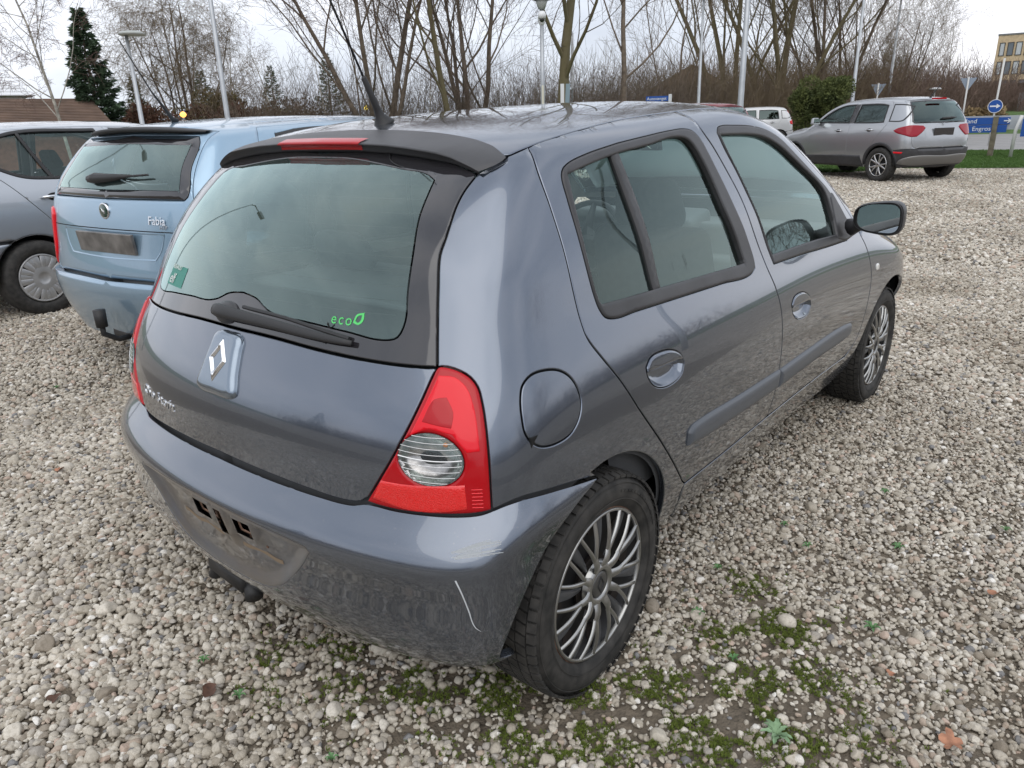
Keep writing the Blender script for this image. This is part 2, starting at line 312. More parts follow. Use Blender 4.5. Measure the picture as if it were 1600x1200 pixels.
def panel(name, B, outer, m, parent, holes=(), h=None, base=0., step=.016, flange=.012, chart='side', gap=0., edge=.0022, mirror=False, rings=(), back=False, **k):
    flat_h = h is not None and not len(rings) and float(np.ptp(h(np.array([0, .004, .02, .1])))) < 1e-9
    """a sheet lying on body surface B inside an outline drawn in chart coordinates; h(d) = height over distance to the rim"""
    fn = B.side if chart == 'side' else B.roof
    def off3(L, d):
        """inset by d metres measured on the surface"""
        if not d: return L
        e = 4e-4; n = (offset(L, e)-L)/e; sc = np.clip(np.linalg.norm(fn(L+n*e)-fn(L), axis=1)/e, .8, 8)
        if len(L) > 24: sc = sum(np.roll(sc, k) for k in range(-4, 5))/9
        return L+n*(d/sc)[:, None]
    loops = [off3(ccw(np.asarray(outer)), gap)] + [off3(ccw(np.asarray(H)), -gap)[::-1] for H in holes]
    loops3 = [fn(L) for L in loops]
    if h is None:
        h = lambda d: base-edge*(1-np.sqrt(np.clip(1-(1-np.clip(d/edge, 0, 1))**2, 0, 1))); rings = rings or (edge*.45, edge*1.15)
    V = []; E = []
    for L in loops:
        o = len(V); V += L.tolist(); E += [(o+i, o+(i+1) % len(L)) for i in range(len(L))]
    nb = len(V)
    for r in rings:
        for L in loops:
            q = off3(L, r); dd = dist(fn(q), loops3); ok_ = (dd > .3*r) & inside(q, loops[0])
            for H in loops[1:]: ok_ &= ~inside(q, H)
            V += q[ok_].tolist()
    lo = loops[0].min(0); hi = loops[0].max(0)
    gx, gy = np.meshgrid(np.arange(lo[0], hi[0], step), np.arange(lo[1], hi[1], step*.9)); gx[1::2] += step/2
    G = np.stack([gx.ravel(), gy.ravel()], 1); G = G[inside(G, loops[0])]
    for H in loops[1:]: G = G[~inside(G, H)]
    if len(G): G = G[dist(G, loops) > max(step*.45, (max(rings) if len(rings) else 0)*1.3)]; V += G.tolist()
    r = delaunay_2d_cdt([Vector(v) for v in V], E, [], 0, 1e-7, True)
    q = np.array([tuple(v) for v in r[0]]); T = np.array([f for f in r[2] if len(f) == 3])
    c = q[T].mean(1); keep = inside(c, loops[0])
    for H in loops[1:]: keep &= ~inside(c, H)
    T = T[keep]; e = 2e-4; X = fn(q); N = B.N(X); d = dist(X, loops3); H0 = h(d)
    Xu = fn(q+[e, 0]); Xv = fn(q+[0, e]); Tu = (Xu-X)/e; Tv = (Xv-X)/e; bd = dist(q, loops) < 2e-6
    if flat_h: hu = hv = np.zeros(len(q))
    else: hu = (h(dist(Xu, loops3))-H0)/e; hv = (h(dist(Xv, loops3))-H0)/e
    hu = np.where(bd, 0, hu); hv = np.where(bd, 0, hv)
    nn = np.cross(Tu+N*hu[:, None], Tv+N*hv[:, None]); nn /= np.linalg.norm(nn, axis=1, keepdims=True)+1e-12
    nn *= np.sign((nn*N).sum(1, keepdims=True)+1e-9)
    P3 = X+N*H0[:, None]
    tri = T.tolist()
    fnrm = np.cross(P3[T[:, 1]]-P3[T[:, 0]], P3[T[:, 2]]-P3[T[:, 0]]); flip = (fnrm*N[T[:, 0]]).sum() < 0
    if flip: tri = [t[::-1] for t in tri]
    VV = P3.tolist(); NN = nn.tolist()
    # match loop vertices
    if flange:
        key = {}
        for i in np.where(bd)[0]: key[(round(q[i, 0], 6), round(q[i, 1], 6))] = i
        for L in loops:
            ids = [key.get((round(a, 6), round(b, 6))) for a, b in L]; ids = [i for i in ids if i is not None]
            if len(ids) < 3: continue
            P = P3[ids]; Nn = N[ids]; tg = np.roll(P, -1, 0)-np.roll(P, 1, 0); tg /= np.linalg.norm(tg, axis=1, keepdims=True)+1e-12
            out = np.cross(tg, Nn); 
            if flip: out = -out
            n0 = out*.8+Nn*.6; n0 /= np.linalg.norm(n0, axis=1, keepdims=True)
            for j, i in enumerate(ids):
                if max(np.dot(Tu[i], Tu[i]), np.dot(Tv[i], Tv[i])) < 4: NN[i] = n0[j].tolist()
                else: NN[i] = Nn[j].tolist()
            o = len(VV); VV += P.tolist()+(P-Nn*flange-out*.001).tolist(); NN += out.tolist()*2; n = len(ids)
            for j in range(n):
                a, b = j, (j+1) % n; f = (o+a, o+n+a, o+n+b, o+b)
                tri.append(f if not flip else f[::-1])
    obs = []
    VV = np.array(VV); NN = np.array(NN)
    if mirror != 'only': obs.append(mesh_obj(name, VV, tri, m, parent, True, NN, **k))
    if mirror: obs.append(mesh_obj(name, VV*[1, -1, 1], [f[::-1] for f in tri], m, parent, True, NN*[1, -1, 1], **k))
    return obs[0] if len(obs) == 1 else obs
def ext_h(H, r, base=0.):
    return lambda d: base+H*np.sqrt(np.clip(1-(1-np.clip(d/r, 0, 1))**2, 0, 1))
def symm(B, half):
    """close a right-half outline (ending and starting on the centre line) with its mirror image"""
    h = np.asarray(half, float); c = -B.R*math.pi/2; m = h.copy(); m[:, 0] = 2*c-h[:, 0]; m = m[::-1]
    m = m[1:] if abs(m[0, 0]-c) < 1e-4 else m
    return np.vstack([h, m[:-1] if abs(h[0, 0]-c) < 1e-4 else m])
# outlines of the near car's panels, metres: (u along the flank, z)
D = {
 'rdoor_rear': [[-0.388, 1.302], [-0.392, 1.257], [-0.379, 1.182], [-0.366, 1.096], [-0.358, 1.004], [-0.35, 0.937], [-0.341, 0.9], [-0.309, 0.852], [-0.261, 0.791], [-0.185, 0.685], [-0.081, 0.564], [0.02, 0.451], [0.064, 0.404], [0.095, 0.38]],
 'rdoor_bot': [[0.095, 0.38], [0.142, 0.368], [0.347, 0.366], [0.562, 0.361], [0.731, 0.362]],
 'bgap': [[0.507, 1.375], [0.478, 1.335], [0.529, 1.273], [0.582, 1.194], [0.619, 1.132], [0.656, 1.018], [0.682, 0.933], [0.677, 0.885], [0.727, 0.812], [0.751, 0.753], [0.746, 0.672], [0.747, 0.541], [0.753, 0.429], [0.731, 0.362]],
 'fdoor_bot': [[0.731, 0.362], [0.938, 0.356], [1.146, 0.352], [1.41, 0.345], [1.588, 0.352], [1.634, 0.355]],
 'fdoor_front': [[1.634, 0.355], [1.68, 0.374], [1.729, 0.434], [1.741, 0.543], [1.768, 0.643], [1.775, 0.701], [1.754, 0.772], [1.699, 0.828], [1.688, 0.871]],
 'rwin_out': [[-0.313, 1.241], [-0.302, 1.254], [-0.279, 1.264], [-0.194, 1.28], [-0.045, 1.296], [0.14, 1.312], [0.287, 1.323], [0.379, 1.325], [0.42, 1.317], [0.448, 1.298], [0.477, 1.259], [0.523, 1.178], [0.559, 1.09], [0.598, 0.997], [0.612, 0.931], [0.605, 0.905], [0.567, 0.893], [0.349, 0.9], [0.044, 0.911], [-0.134, 0.917], [-0.233, 0.92], [-0.265, 0.93], [-0.278, 0.948], [-0.286, 0.972], [-0.297, 1.034], [-0.306, 1.131], [-0.312, 1.193]],
 'rwin_in': [[-0.29, 1.243], [-0.208, 1.256], [-0.068, 1.273], [0.128, 1.29], [0.36, 1.301], [0.391, 1.285], [0.446, 1.207], [0.485, 1.091], [0.525, 0.986], [0.539, 0.928], [0.263, 0.938], [0.019, 0.947], [-0.14, 0.952], [-0.267, 0.957], [-0.274, 0.966], [-0.287, 1.025], [-0.291, 1.136]],
 'divider': [[-0.053, 1.291], [-0.006, 1.294], [0.018, 1.161], [0.022, 0.942], [-0.011, 0.941], [-0.027, 1.156]],
 'fwin_out': [[0.577, 1.309], [0.591, 1.323], [0.62, 1.328], [0.701, 1.328], [0.865, 1.321], [0.994, 1.303], [1.1, 1.272], [1.219, 1.213], [1.348, 1.141], [1.461, 1.073], [1.526, 1.011], [1.561, 0.939], [1.527, 0.868], [1.276, 0.875], [1.004, 0.886], [0.756, 0.893], [0.749, 0.919], [0.717, 1.032], [0.684, 1.111], [0.646, 1.196], [0.596, 1.271]],
 'fwin_in': [[0.591, 1.303], [0.711, 1.301], [0.845, 1.296], [0.952, 1.283], [1.077, 1.247], [1.228, 1.177], [1.381, 1.096], [1.416, 1.065], [1.439, 0.99], [1.447, 0.901], [1.165, 0.913], [0.762, 0.921], [0.727, 1.031], [0.694, 1.11], [0.656, 1.195], [0.612, 1.266]],
 'rhandle': [[-0.146, 0.786], [-0.122, 0.802], [-0.069, 0.805], [-0.005, 0.794], [0.03, 0.774], [0.041, 0.751], [0.025, 0.728], [-0.027, 0.715], [-0.092, 0.722], [-0.127, 0.74], [-0.145, 0.767]],
 'rhandle_cut': [[-0.156, 0.772], [0.044, 0.76]],
 'fhandle': [[0.84, 0.744], [0.863, 0.761], [0.917, 0.768], [0.98, 0.759], [1.023, 0.735], [1.034, 0.705], [1.006, 0.682], [0.945, 0.677], [0.879, 0.689], [0.848, 0.715]],
 'fhandle_cut': [[0.831, 0.73], [1.042, 0.719]],
 'rstrip': [[0.065, 0.531], [0.064, 0.554], [0.115, 0.565], [0.362, 0.551], [0.73, 0.538], [0.777, 0.466], [0.383, 0.487], [0.156, 0.498], [0.103, 0.504]],
 'fstrip': [[0.758, 0.535], [1.104, 0.534], [1.51, 0.527], [1.57, 0.496], [1.58, 0.469], [1.536, 0.462], [1.144, 0.465], [0.79, 0.467]],
 'fuel': [[-0.529, 0.833], [-0.522, 0.853], [-0.503, 0.867], [-0.468, 0.868], [-0.438, 0.859], [-0.415, 0.841], [-0.399, 0.813], [-0.394, 0.779], [-0.406, 0.747], [-0.43, 0.726], [-0.465, 0.72], [-0.497, 0.726], [-0.514, 0.739], [-0.527, 0.76], [-0.531, 0.791]],
 'spoil_low': [[-0.551, 1.256], [-0.556, 1.259], [-0.599, 1.274], [-0.662, 1.283], [-0.741, 1.291], [-0.813, 1.296], [-0.995, 1.302], [-1.259, 1.299]],
 'glass_r': [[-0.553, 1.254], [-0.592, 1.221], [-0.612, 1.196], [-0.624, 1.175], [-0.644, 1.132], [-0.657, 1.103], [-0.664, 1.036], [-0.668, 0.97], [-0.671, 0.896]],
 'frit': [[-0.914, 1.277], [-0.703, 1.257], [-0.671, 1.247], [-0.678, 1.234], [-0.706, 1.174], [-0.72, 1.101], [-0.73, 1.033], [-0.735, 0.975], [-0.751, 0.945], [-0.773, 0.939], [-0.809, 0.947], [-0.948, 0.951], [-1.08, 0.959]],
 'fritL': [[-1.24, 1.288], [-1.596, 1.277], [-1.844, 1.257]],
 'lamp': [[-0.669, 0.896], [-0.652, 0.896], [-0.63, 0.889], [-0.614, 0.878], [-0.603, 0.861], [-0.598, 0.835], [-0.595, 0.792], [-0.594, 0.732], [-0.594, 0.667], [-0.594, 0.623], [-0.61, 0.619], [-0.649, 0.614], [-0.702, 0.608], [-0.76, 0.605], [-0.798, 0.607], [-0.814, 0.61], [-0.788, 0.658], [-0.754, 0.723], [-0.723, 0.786], [-0.699, 0.837], [-0.681, 0.876]],
 'lampcirc': [[-0.744, 0.717], [-0.728, 0.755], [-0.686, 0.776], [-0.647, 0.763], [-0.637, 0.73], [-0.65, 0.693], [-0.69, 0.671], [-0.731, 0.682]],
 'lampref': [[-0.779, 0.667], [-0.727, 0.668], [-0.634, 0.679], [-0.632, 0.628], [-0.675, 0.617], [-0.73, 0.612], [-0.798, 0.623]],
 'tg_bot': [[-0.815, 0.61], [-0.824, 0.603], [-0.843, 0.599], [-0.891, 0.592], [-0.96, 0.597], [-1.074, 0.604], [-1.195, 0.61], [-1.346, 0.614], [-1.471, 0.615], [-1.601, 0.616], [-1.678, 0.622]],
 'bump_side_top': [[-0.594, 0.623], [-0.551, 0.636], [-0.482, 0.627], [-0.391, 0.606], [-0.36, 0.598]],
}
DB = {
 'b_top': [[-0.816, 0.605], [-0.8, 0.603], [-0.761, 0.6], [-0.703, 0.603], [-0.649, 0.607], [-0.611, 0.614], [-0.594, 0.619], [-0.55, 0.632], [-0.483, 0.628], [-0.398, 0.612], [-0.368, 0.607]],
 'b_arch': [[-0.368, 0.607], [-0.425, 0.583], [-0.468, 0.55], [-0.504, 0.5], [-0.541, 0.45], [-0.561, 0.39], [-0.58, 0.324], [-0.592, 0.294]],
 'recess': [[-1.579, 0.505], [-1.437, 0.514], [-1.266, 0.513], [-1.137, 0.506], [-1.033, 0.498], [-0.948, 0.496], [-0.933, 0.491], [-0.96, 0.44], [-1.017, 0.368], [-1.083, 0.318], [-1.125, 0.304], [-1.279, 0.298], [-1.436, 0.299], [-1.546, 0.344], [-1.604, 0.402]],
 'bt': [[-0.842, 0.593], [-0.922, 0.592], [-1.069, 0.593], [-1.264, 0.597], [-1.435, 0.601], [-1.592, 0.603], [-1.703, 0.603]],
 'scr': [[-0.664, 0.525], [-0.581, 0.562]],
 'holes': [[-1.354, 0.491], [-1.021, 0.475], [-1.286, 0.502], [-1.231, 0.5], [-1.314, 0.447], [-1.254, 0.456], [-1.221, 0.5], [-1.197, 0.502], [-1.261, 0.417], [-1.277, 0.422], [-1.132, 0.498], [-1.082, 0.499], [-1.159, 0.448], [-1.107, 0.447]],
}
P_NEAR = dict(xz=[.15,.40,.60,.75,.91,1.10,1.296,1.40], wz=[.15,.35,.55,.72,.84,.95,1.05,1.20,1.36], tx=[-.3,.0,.3,.8,1.3,1.75,2.25,2.5,2.8,3.05],
 xr=[-0.5001, -0.5147, -0.5086, -0.4969, -0.4225, -0.3197, -0.1225, 0.0332], w=[0.7287, 0.7961, 0.8241, 0.818, 0.7906, 0.7491, 0.7195, 0.664, 0.6192], top=[1.2778, 1.3551, 1.3918, 1.4201, 1.4143, 1.279, 1.0318, 0.975, 0.905, 0.8], cr=[0.1231, 0.1719, 0.1804], kc=[0.0914, 0.1251, 0.1028], tcr=0.0412, tap=-0.0042, ftap=-0.0417, ftu=0.0461, kt=0.0425)
P_BUMP = dict(P_NEAR, xz=[.15,.24,.34,.44,.52,.58,.63], wz=[.15,.24,.34,.44,.52,.58,.63], xr=[-0.4302, -0.5088, -0.5456, -0.5598, -0.5678, -0.5239, -0.4891], w=[0.74, 0.7852, 0.8049, 0.815, 0.8184, 0.8315, 0.8132], cz=[.2,.6], cr=[0.1363, 0.1893], kc=[0.1141, 0.1001], tap=-0.0160, ftu=0)
# ================================================================== the near car
U0 = -.8*math.pi/2          # u of the centre line at the tail
BN = Body(P_NEAR); BB = Body(P_BUMP)
AX_F = 2.472; WZ_ = .281
near_label = 'dark grey-violet five-door hatchback with scuffed rear bumper, nearest car on the gravel'
car = thing('parked_car', near_label, 'car', group='cars parked on the gravel lot')
def SX(pts): return BN.sxz(pts)
# --- shared lines (right flank, chart coordinates)
seam_xy = [(-.008, -.537), (.06, -.552), (.15, -.558), (.26, -.554), (.5, -.537), (.8, -.528), (.905, -.527), (1.1, -.527)]
seam_uv = BN.inv(BN.roof(seam_xy))
rear_line = D['rdoor_rear'][:-1] + [[.083, .384], [.105, .367]]
bgap = [[.44, 1.372], [.475, 1.325]] + [[.53, 1.265], [.582, 1.194], [.62, 1.125], [.655, 1.018], [.683, .935], [.697, .885], [.722, .82], [.741, .753], [.747, .672], [.748, .541], [.746, .42], [.738, .367]]
rl = BN.inv(BN.roof([(.058, -.553)]))[0]; rear_line[0] = [float(rl[0]), float(rl[1])]
bg = BN.inv(BN.roof([(.80, -.528)]))[0]; bgap[0] = [float(bg[0]), float(bg[1])]
frame_xz = [(1.10, 1.375), (1.215, 1.366), (1.344, 1.345), (1.46, 1.308), (1.59, 1.246), (1.72, 1.172), (1.845, 1.098), (1.95, 1.02), (2.02, .94), (2.05, .872)]
frame_uv = [[x-.35, z] for x, z in frame_xz]
ffront = [[1.70, .872], [1.735, .815], [1.765, .74], [1.775, .68], [1.765, .60], [1.745, .50], [1.72, .42], [1.675, .372], [1.63, .356]]
c_rear = curve(rear_line, False); c_bgap = curve(bgap, False); c_seam_r = curve([s for s in seam_uv.tolist() if rl[0] <= s[0] <= bg[0]] or seam_uv.tolist(), False)
seam_mid = BN.inv(BN.roof([(x, -np.interp(x, [a for a, _ in seam_xy], [-b for _, b in seam_xy])) for x in np.linspace(.058, .80, 40)]))
rdoor = np.vstack([c_rear, curve([[.105, .367], [.36, .362], [.738, .362]], False)[1:-1], c_bgap[::-1], seam_mid[::-1][1:-1]])
seam_f = BN.inv(BN.roof([(x, -.5275) for x in np.linspace(.80, 1.10, 16)]))
c_frame = curve(frame_uv, False); c_ff = curve(ffront, False)
fdoor = np.vstack([c_bgap, curve([[.738, .362], [1.15, .355], [1.55, .350], [1.63, .356]], False)[1:-1], c_ff[::-1], c_frame[::-1][1:], seam_f[::-1][:-1]])
smooth = lambda k, **kw: curve(D[k], **kw)
rwin_o, rwin_i, fwin_o, fwin_i = smooth('rwin_out'), smooth('rwin_in'), smooth('fwin_out'), smooth('fwin_in')
rh, fh = smooth('rhandle', step=.006), smooth('fhandle', step=.006); fuel = smooth('fuel', step=.008)
KW = dict(mirror=True)
panel('rear_door', BN, rdoor, M_paint, car, [rwin_o, rh], gap=.0022, **KW)
panel('front_door', BN, fdoor, M_paint, car, [fwin_o, fh], gap=.0022, **KW)
# window rubbers, panes, dividers
for o_, i_, nm in ((rwin_o, rwin_i, 'rear'), (fwin_o, fwin_i, 'front')):
    panel('window_seal', BN, o_, M_trim, car, [i_], h=ext_h(.004, .008), rings=(.001, .003, .007), flange=.016, step=.014, **KW)
    panel('side_window', BN, offset(ccw(i_), -.004), M_glass, car, h=lambda d: -.012+0*d, flange=0, step=.03, **KW)
panel('window_divider', BN, curve(D['divider'], ang=40), M_trim, car, h=ext_h(.006, .008, -.006), rings=(.001, .004), flange=.01, **KW)
# quarter panel with wheel arch
arch = [(0+.338*math.cos(t), WZ_+.338*math.sin(t)) for t in np.linspace(-.10, math.radians(100), 40)]
arch_uv = BN.sxz(arch)
quarter = np.vstack([[[-.551, 1.256]], curve(seam_uv[:2].tolist()+[[rl[0], rl[1]]], False)[1:-1], c_rear, [[.105, .30], [.10, .262]], curve(arch_uv.tolist(), False)[0:],
    curve(D['bump_side_top'][::-1], False)[0:], curve([D['lamp'][i] for i in range(9, -1, -1)], False)[1:-1], curve(D['glass_r'][::-1], False)[:-1]])
panel('quarter_panel', BN, quarter, M_paint, car, [fuel], gap=.0022, **KW)
panel('fuel_flap', BN, fuel, M_paint, car, gap=.0022, mirror=False)
mb = MB(); X = BN.side([[-.512, .742]])[0]; mb.box((X[0], X[1]+.003, X[2]), (.022, .006, .022)).build('fuel_flap_notch', M_black, car)
# sill and wings
archf = [(AX_F-.345*math.cos(t), WZ_+.345*math.sin(t)) for t in np.linspace(-.12, math.pi+.12, 60)]
sill = np.vstack([curve([[.105, .362], [.36, .357], [.738, .357], [1.15, .350], [1.63, .346]], False), BN.sxz([(2.10, .33), (2.125, .26)]), curve([[1.6, .225], [.9, .232], [.1, .245]], False), [[.10, .30]]])
panel('sill', BN, sill, M_paint, car, gap=.0015, flange=.05, **KW)
fen = np.vstack([curve([[1.63, .345]]+ffront[::-1][1:], False), BN.sxz([(2.09, .885), (2.3, .90), (2.55, .885), (2.8, .83), (2.95, .72), (2.97, .55), (2.85, .50)]), BN.sxz([p for p in archf[::-1] if p[1] > .27 and p[0] < 2.78])])
panel('front_wing', BN, fen, M_paint, car, gap=.002, **KW)
nose = np.vstack([BN.sxz([p for p in archf if p[0] > 2.72]), [[2.3, .22]]])
PN = [[2.1+.8*a, z] for a, z in ((math.pi/2, .22), (math.pi/2, .70), (1.1, .70), (.78, .66))]
nhalf = [[2.1+.8*math.pi/2, .22], [2.1+.8*.6, .22]] + BN.sxz([(2.80, .24), (2.80, .45), (2.84, .51)]).tolist() + BN.sxz([(2.95, .57), (2.97, .70)]).tolist() + [[2.1+.8*math.pi/2, .69]]
_n = np.array(nhalf); cN = 2.1+.8*math.pi/2; _m = _n.copy(); _m[:, 0] = 2*cN-_n[:, 0]
panel('front_bumper', BN, np.vstack([_n, _m[::-1][1:-1]]), M_paint, car, step=.04)
# roof, pillars, windscreen, bonnet
fr = BN.side(c_frame)[:, :2]
ws = curve([(1.40, -.47), (1.375, -.25), (1.37, 0), (1.375, .25), (1.40, .47), (1.75, .575), (2.1, .655), (2.2, .40), (2.25, 0), (2.2, -.40), (2.1, -.655), (1.75, -.575)], ang=60)
rback = [(-.005, -.528), (.008, -.489), (.017, -.431), (.023, -.357), (.029, -.277), (.035, -.154), (.041, 0)]
r_half = np.vstack([curve(rback[::-1], False, .02), curve(seam_xy, False, .02)[1:], fr[1:], [[2.09, -.70], [2.27, -.40], [2.31, 0]]])
r_full = np.vstack([r_half[:-1], [[2.31, 0]], (r_half*[1, -1])[::-1][1:-1]])
panel('roof_panel', BN, r_full, M_paint, car, [ws], chart='roof', gap=.0016, step=.022)
panel('windscreen', BN, offset(ccw(ws), -.004), M_glass, car, chart='roof', h=lambda d: -.004+0*d, flange=0, step=.05)
bon = np.array([(2.315, 0), (2.28, -.40), (2.12, -.68), (2.5, -.66), (2.85, -.60), (2.98, -.40), (3.02, 0)]); bon = np.vstack([bon, (bon*[1, -1])[::-1][1:-1]])
panel('bonnet', BN, curve(bon, ang=50), M_paint, car, chart='roof', gap=.002, step=.04)
# tailgate skin, rear screen with printed border
gtop = D['spoil_low'][:-1]; gtop = [[-.551, 1.256]]+gtop[2:]+[[U0, 1.299]]
gbot = [[-.671, .894], [-.70, .893], [-.80, .894], [-.94, .900], [-1.08, .907], [U0, .909]]
tbot = [[U0, .611], [-1.07, .605], [-.955, .600], [-.89, .597], [-.848, .599], [-.826, .605], [-.816, .614]]
lamp_in = [D['lamp'][i] for i in range(15, 21)]
th = np.vstack([curve(gbot[::-1], False)[:-1], curve([[-.671, .894]]+lamp_in[::-1], False)[:-1], curve(tbot[::-1], False)])
panel('tailgate', BN, symm(BN, th), M_paint, car, gap=.003, flange=.02)
gh = np.vstack([curve(gtop[::-1], False)[:-1], curve([[-.553, 1.254]]+D['glass_r'][1:], False)[:-1], curve(gbot, False)])
fr_h = [[U0, 1.287], [-1.05, 1.285], [-.914, 1.277], [-.76, 1.262], [-.690, 1.254], [-.668, 1.243], [-.678, 1.228]]+D['frit'][4:9]+[[-.775, .938], [-.87, .945], [-1.0, .953], [-1.09, .955], [-1.14, .964], [-1.19, .982], [U0, .990]]
frit_i = symm(BN, curve(fr_h, False, ang=80))
GL = symm(BN, gh)
panel('rear_window_border', BN, GL, M_frit, car, [frit_i], gap=.0035, flange=.012, step=.02)
panel('rear_window', BN, frit_i, M_rglass, car, flange=0, edge=1e-6, step=.025)
w = MB()
for z in np.linspace(.985, 1.262, 11):
    lim = np.interp(z, [.94, 1.05, 1.18, 1.26], [.50, .535, .575, .58]); us = np.linspace(U0-lim+.012, U0+lim-.012, 60)
    a = BN.side(np.stack([us, 0*us+z-.0006], 1)); b = BN.side(np.stack([us, 0*us+z+.0006], 1)); n = BN.N(a)*.0012
    w.add(np.vstack([a-n, b-n]).tolist(), [(i, i+1, 61+i-1+1-0, 60+i) for i in range(59)])
w.build('heating_wires', M_wire, car, kind='stuff')
# rubber strip round the tailgate opening
def ribbon(name, B, line, wdt, m, parent, hgt=.002, **k):
    c = np.asarray(line, float); t = np.gradient(c, axis=0); t /= np.linalg.norm(t, axis=1, keepdims=True); n = np.stack([-t[:, 1], t[:, 0]], 1)
    rows = []
    for s, hh in ((-.5, 0), (-.35, hgt), (.35, hgt), (.5, 0)):
        X = B.side(c+n*wdt*s); rows.append(X+B.N(X)*(hh-.0005))
    V = np.vstack(rows); L = len(c); F = [(r*L+i, r*L+i+1, (r+1)*L+i+1, (r+1)*L+i) for r in range(3) for i in range(L-1)]
    return mesh_obj(name, V, F, m, parent, True, **k)
# inner shell behind all gaps
ish = np.vstack([[[U0, .36]], [[-.75, .36]], BN.sxz([(-.38, .36)]), BN.sxz([(.33*math.cos(t), WZ_+.33*math.sin(t)) for t in np.linspace(math.radians(165), .02, 30)]), [[.12, .27], [1.7, .25]],
    BN.sxz([(AX_F-.35*math.cos(t), WZ_+.35*math.sin(t)) for t in np.linspace(.05, math.pi-.3, 24)]), BN.sxz([(2.9, .6), (2.9, .8), (2.6, .86), (2.1, .86)]), [[1.6, .862], [-.35, .895], [-.67, .885]], [[U0, .89]]])
panel('inner_shell', BN, symm(BN, ish)[:, :] if False else ish, M_inner, car, h=lambda d: -.020+0*d, flange=0, step=.05, mirror=True)
pil = np.vstack([BN.inv(BN.roof([(x, -.53) for x in np.linspace(.03, 1.10, 30)])), c_frame[1:], [[1.6, .862], [-.35, .89], [-.66, .885]], curve(D['glass_r'][::-1], False)[1:]])
panel('pillar_trim', BN, pil, M_head, car, [offset(ccw(rwin_i), -.006), offset(ccw(fwin_i), -.006)], h=lambda d: -.024+0*d, flange=0, step=.05, **KW)
panel('headlining', BN, r_full, M_head, car, [ws], chart='roof', h=lambda d: -.022+0*d, flange=0, step=.06)
# --- spoiler with brake light
def loft(name, rows, m, parent, closed=False, **k):
    V = np.vstack(rows); L = len(rows[0]); R_ = len(rows); F = [(r*L+i, r*L+i+1, (r+1)*L+i+1, (r+1)*L+i) for r in range(R_-1) for i in range(L-1)]
    return mesh_obj(name, V, F, m, parent, True, **k)
sA = curve(np.vstack([np.array(rback)[:, :2], (np.array(rback)*[1, -1])[::-1][1:, :2]]), False, .02)
low = [(-.073, -.515, 1.257), (-.072, -.502, 1.261), (-.069, -.451, 1.274), (-.071, -.388, 1.283), (-.073, -.318, 1.291), (-.0735, -.261, 1.296), (-.076, -.144, 1.301), (-.083, 0, 1.302)]
low = np.array(low); lowf = np.vstack([low, (low*[1, -1, 1])[::-1][1:]])
def spoiler_rows(sv, lift=0.):
    ya = sv*.541; yb = sv*.518; rb_ = [(-.010, -.545)]+rback
    A = BN.roof(np.stack([np.interp(np.abs(ya), [-b for _, b in rb_][::-1], [a for a, _ in rb_][::-1])+.002, ya], 1)); A += BN.N(A)*(.002+lift)
    la = low[::-1]; Bx = np.interp(np.abs(yb), -la[:, 1], la[:, 0]); Bz = np.interp(np.abs(yb), -la[:, 1], la[:, 2]); ys = yb
    tp = np.clip((1-np.abs(sv))/.20, 0, 1)**.6
    Bp = np.stack([Bx, ys, Bz], 1); E = Bp+np.stack([-.026*tp, 0*ys, .019*tp+.003], 1)
    d = E-A; mid = A+d*.5+np.stack([0*ys, 0*ys, .004*tp], 1)
    bulge = np.stack([0*ys, .011*np.sign(sv)*np.abs(sv)**10, 0*ys], 1)
    T = np.array([0, 0, 1.])*lift; Xb = np.array([-1., 0, 0])*lift
    fr1 = E+np.stack([-.0045*tp, 0*ys, -.0035*tp], 1); face = Bp+np.stack([-.016*tp, 0*ys, .005*tp], 1)
    return [A, A+d*.25+bulge*.75+np.stack([0*ys, 0*ys, .003*tp], 1)+T, mid+bulge+T, A+d*.8+bulge*.6+np.stack([0*ys, 0*ys, .002*tp], 1)+T, E+np.stack([.003*tp, 0*ys, 0*ys], 1)+T+Xb*.3, fr1+Xb, Bp*.3+E*.7+np.stack([-.001*tp, 0*ys, -.002*tp], 1)*0+Xb, face+Xb, Bp+np.array([.004, 0, -.004])]
ys = np.concatenate([np.linspace(-1, -.82, 18), np.linspace(-.80, .80, 60), np.linspace(.82, 1, 18)])
loft('roof_spoiler', spoiler_rows(ys), M_trim, car)
yb = np.linspace(-.318, .318, 30); rr = spoiler_rows(yb, .0022)
bl = loft('high_brake_light', rr[3:8], M_lensd, car, label='dark red high brake light in the middle of the spoiler')
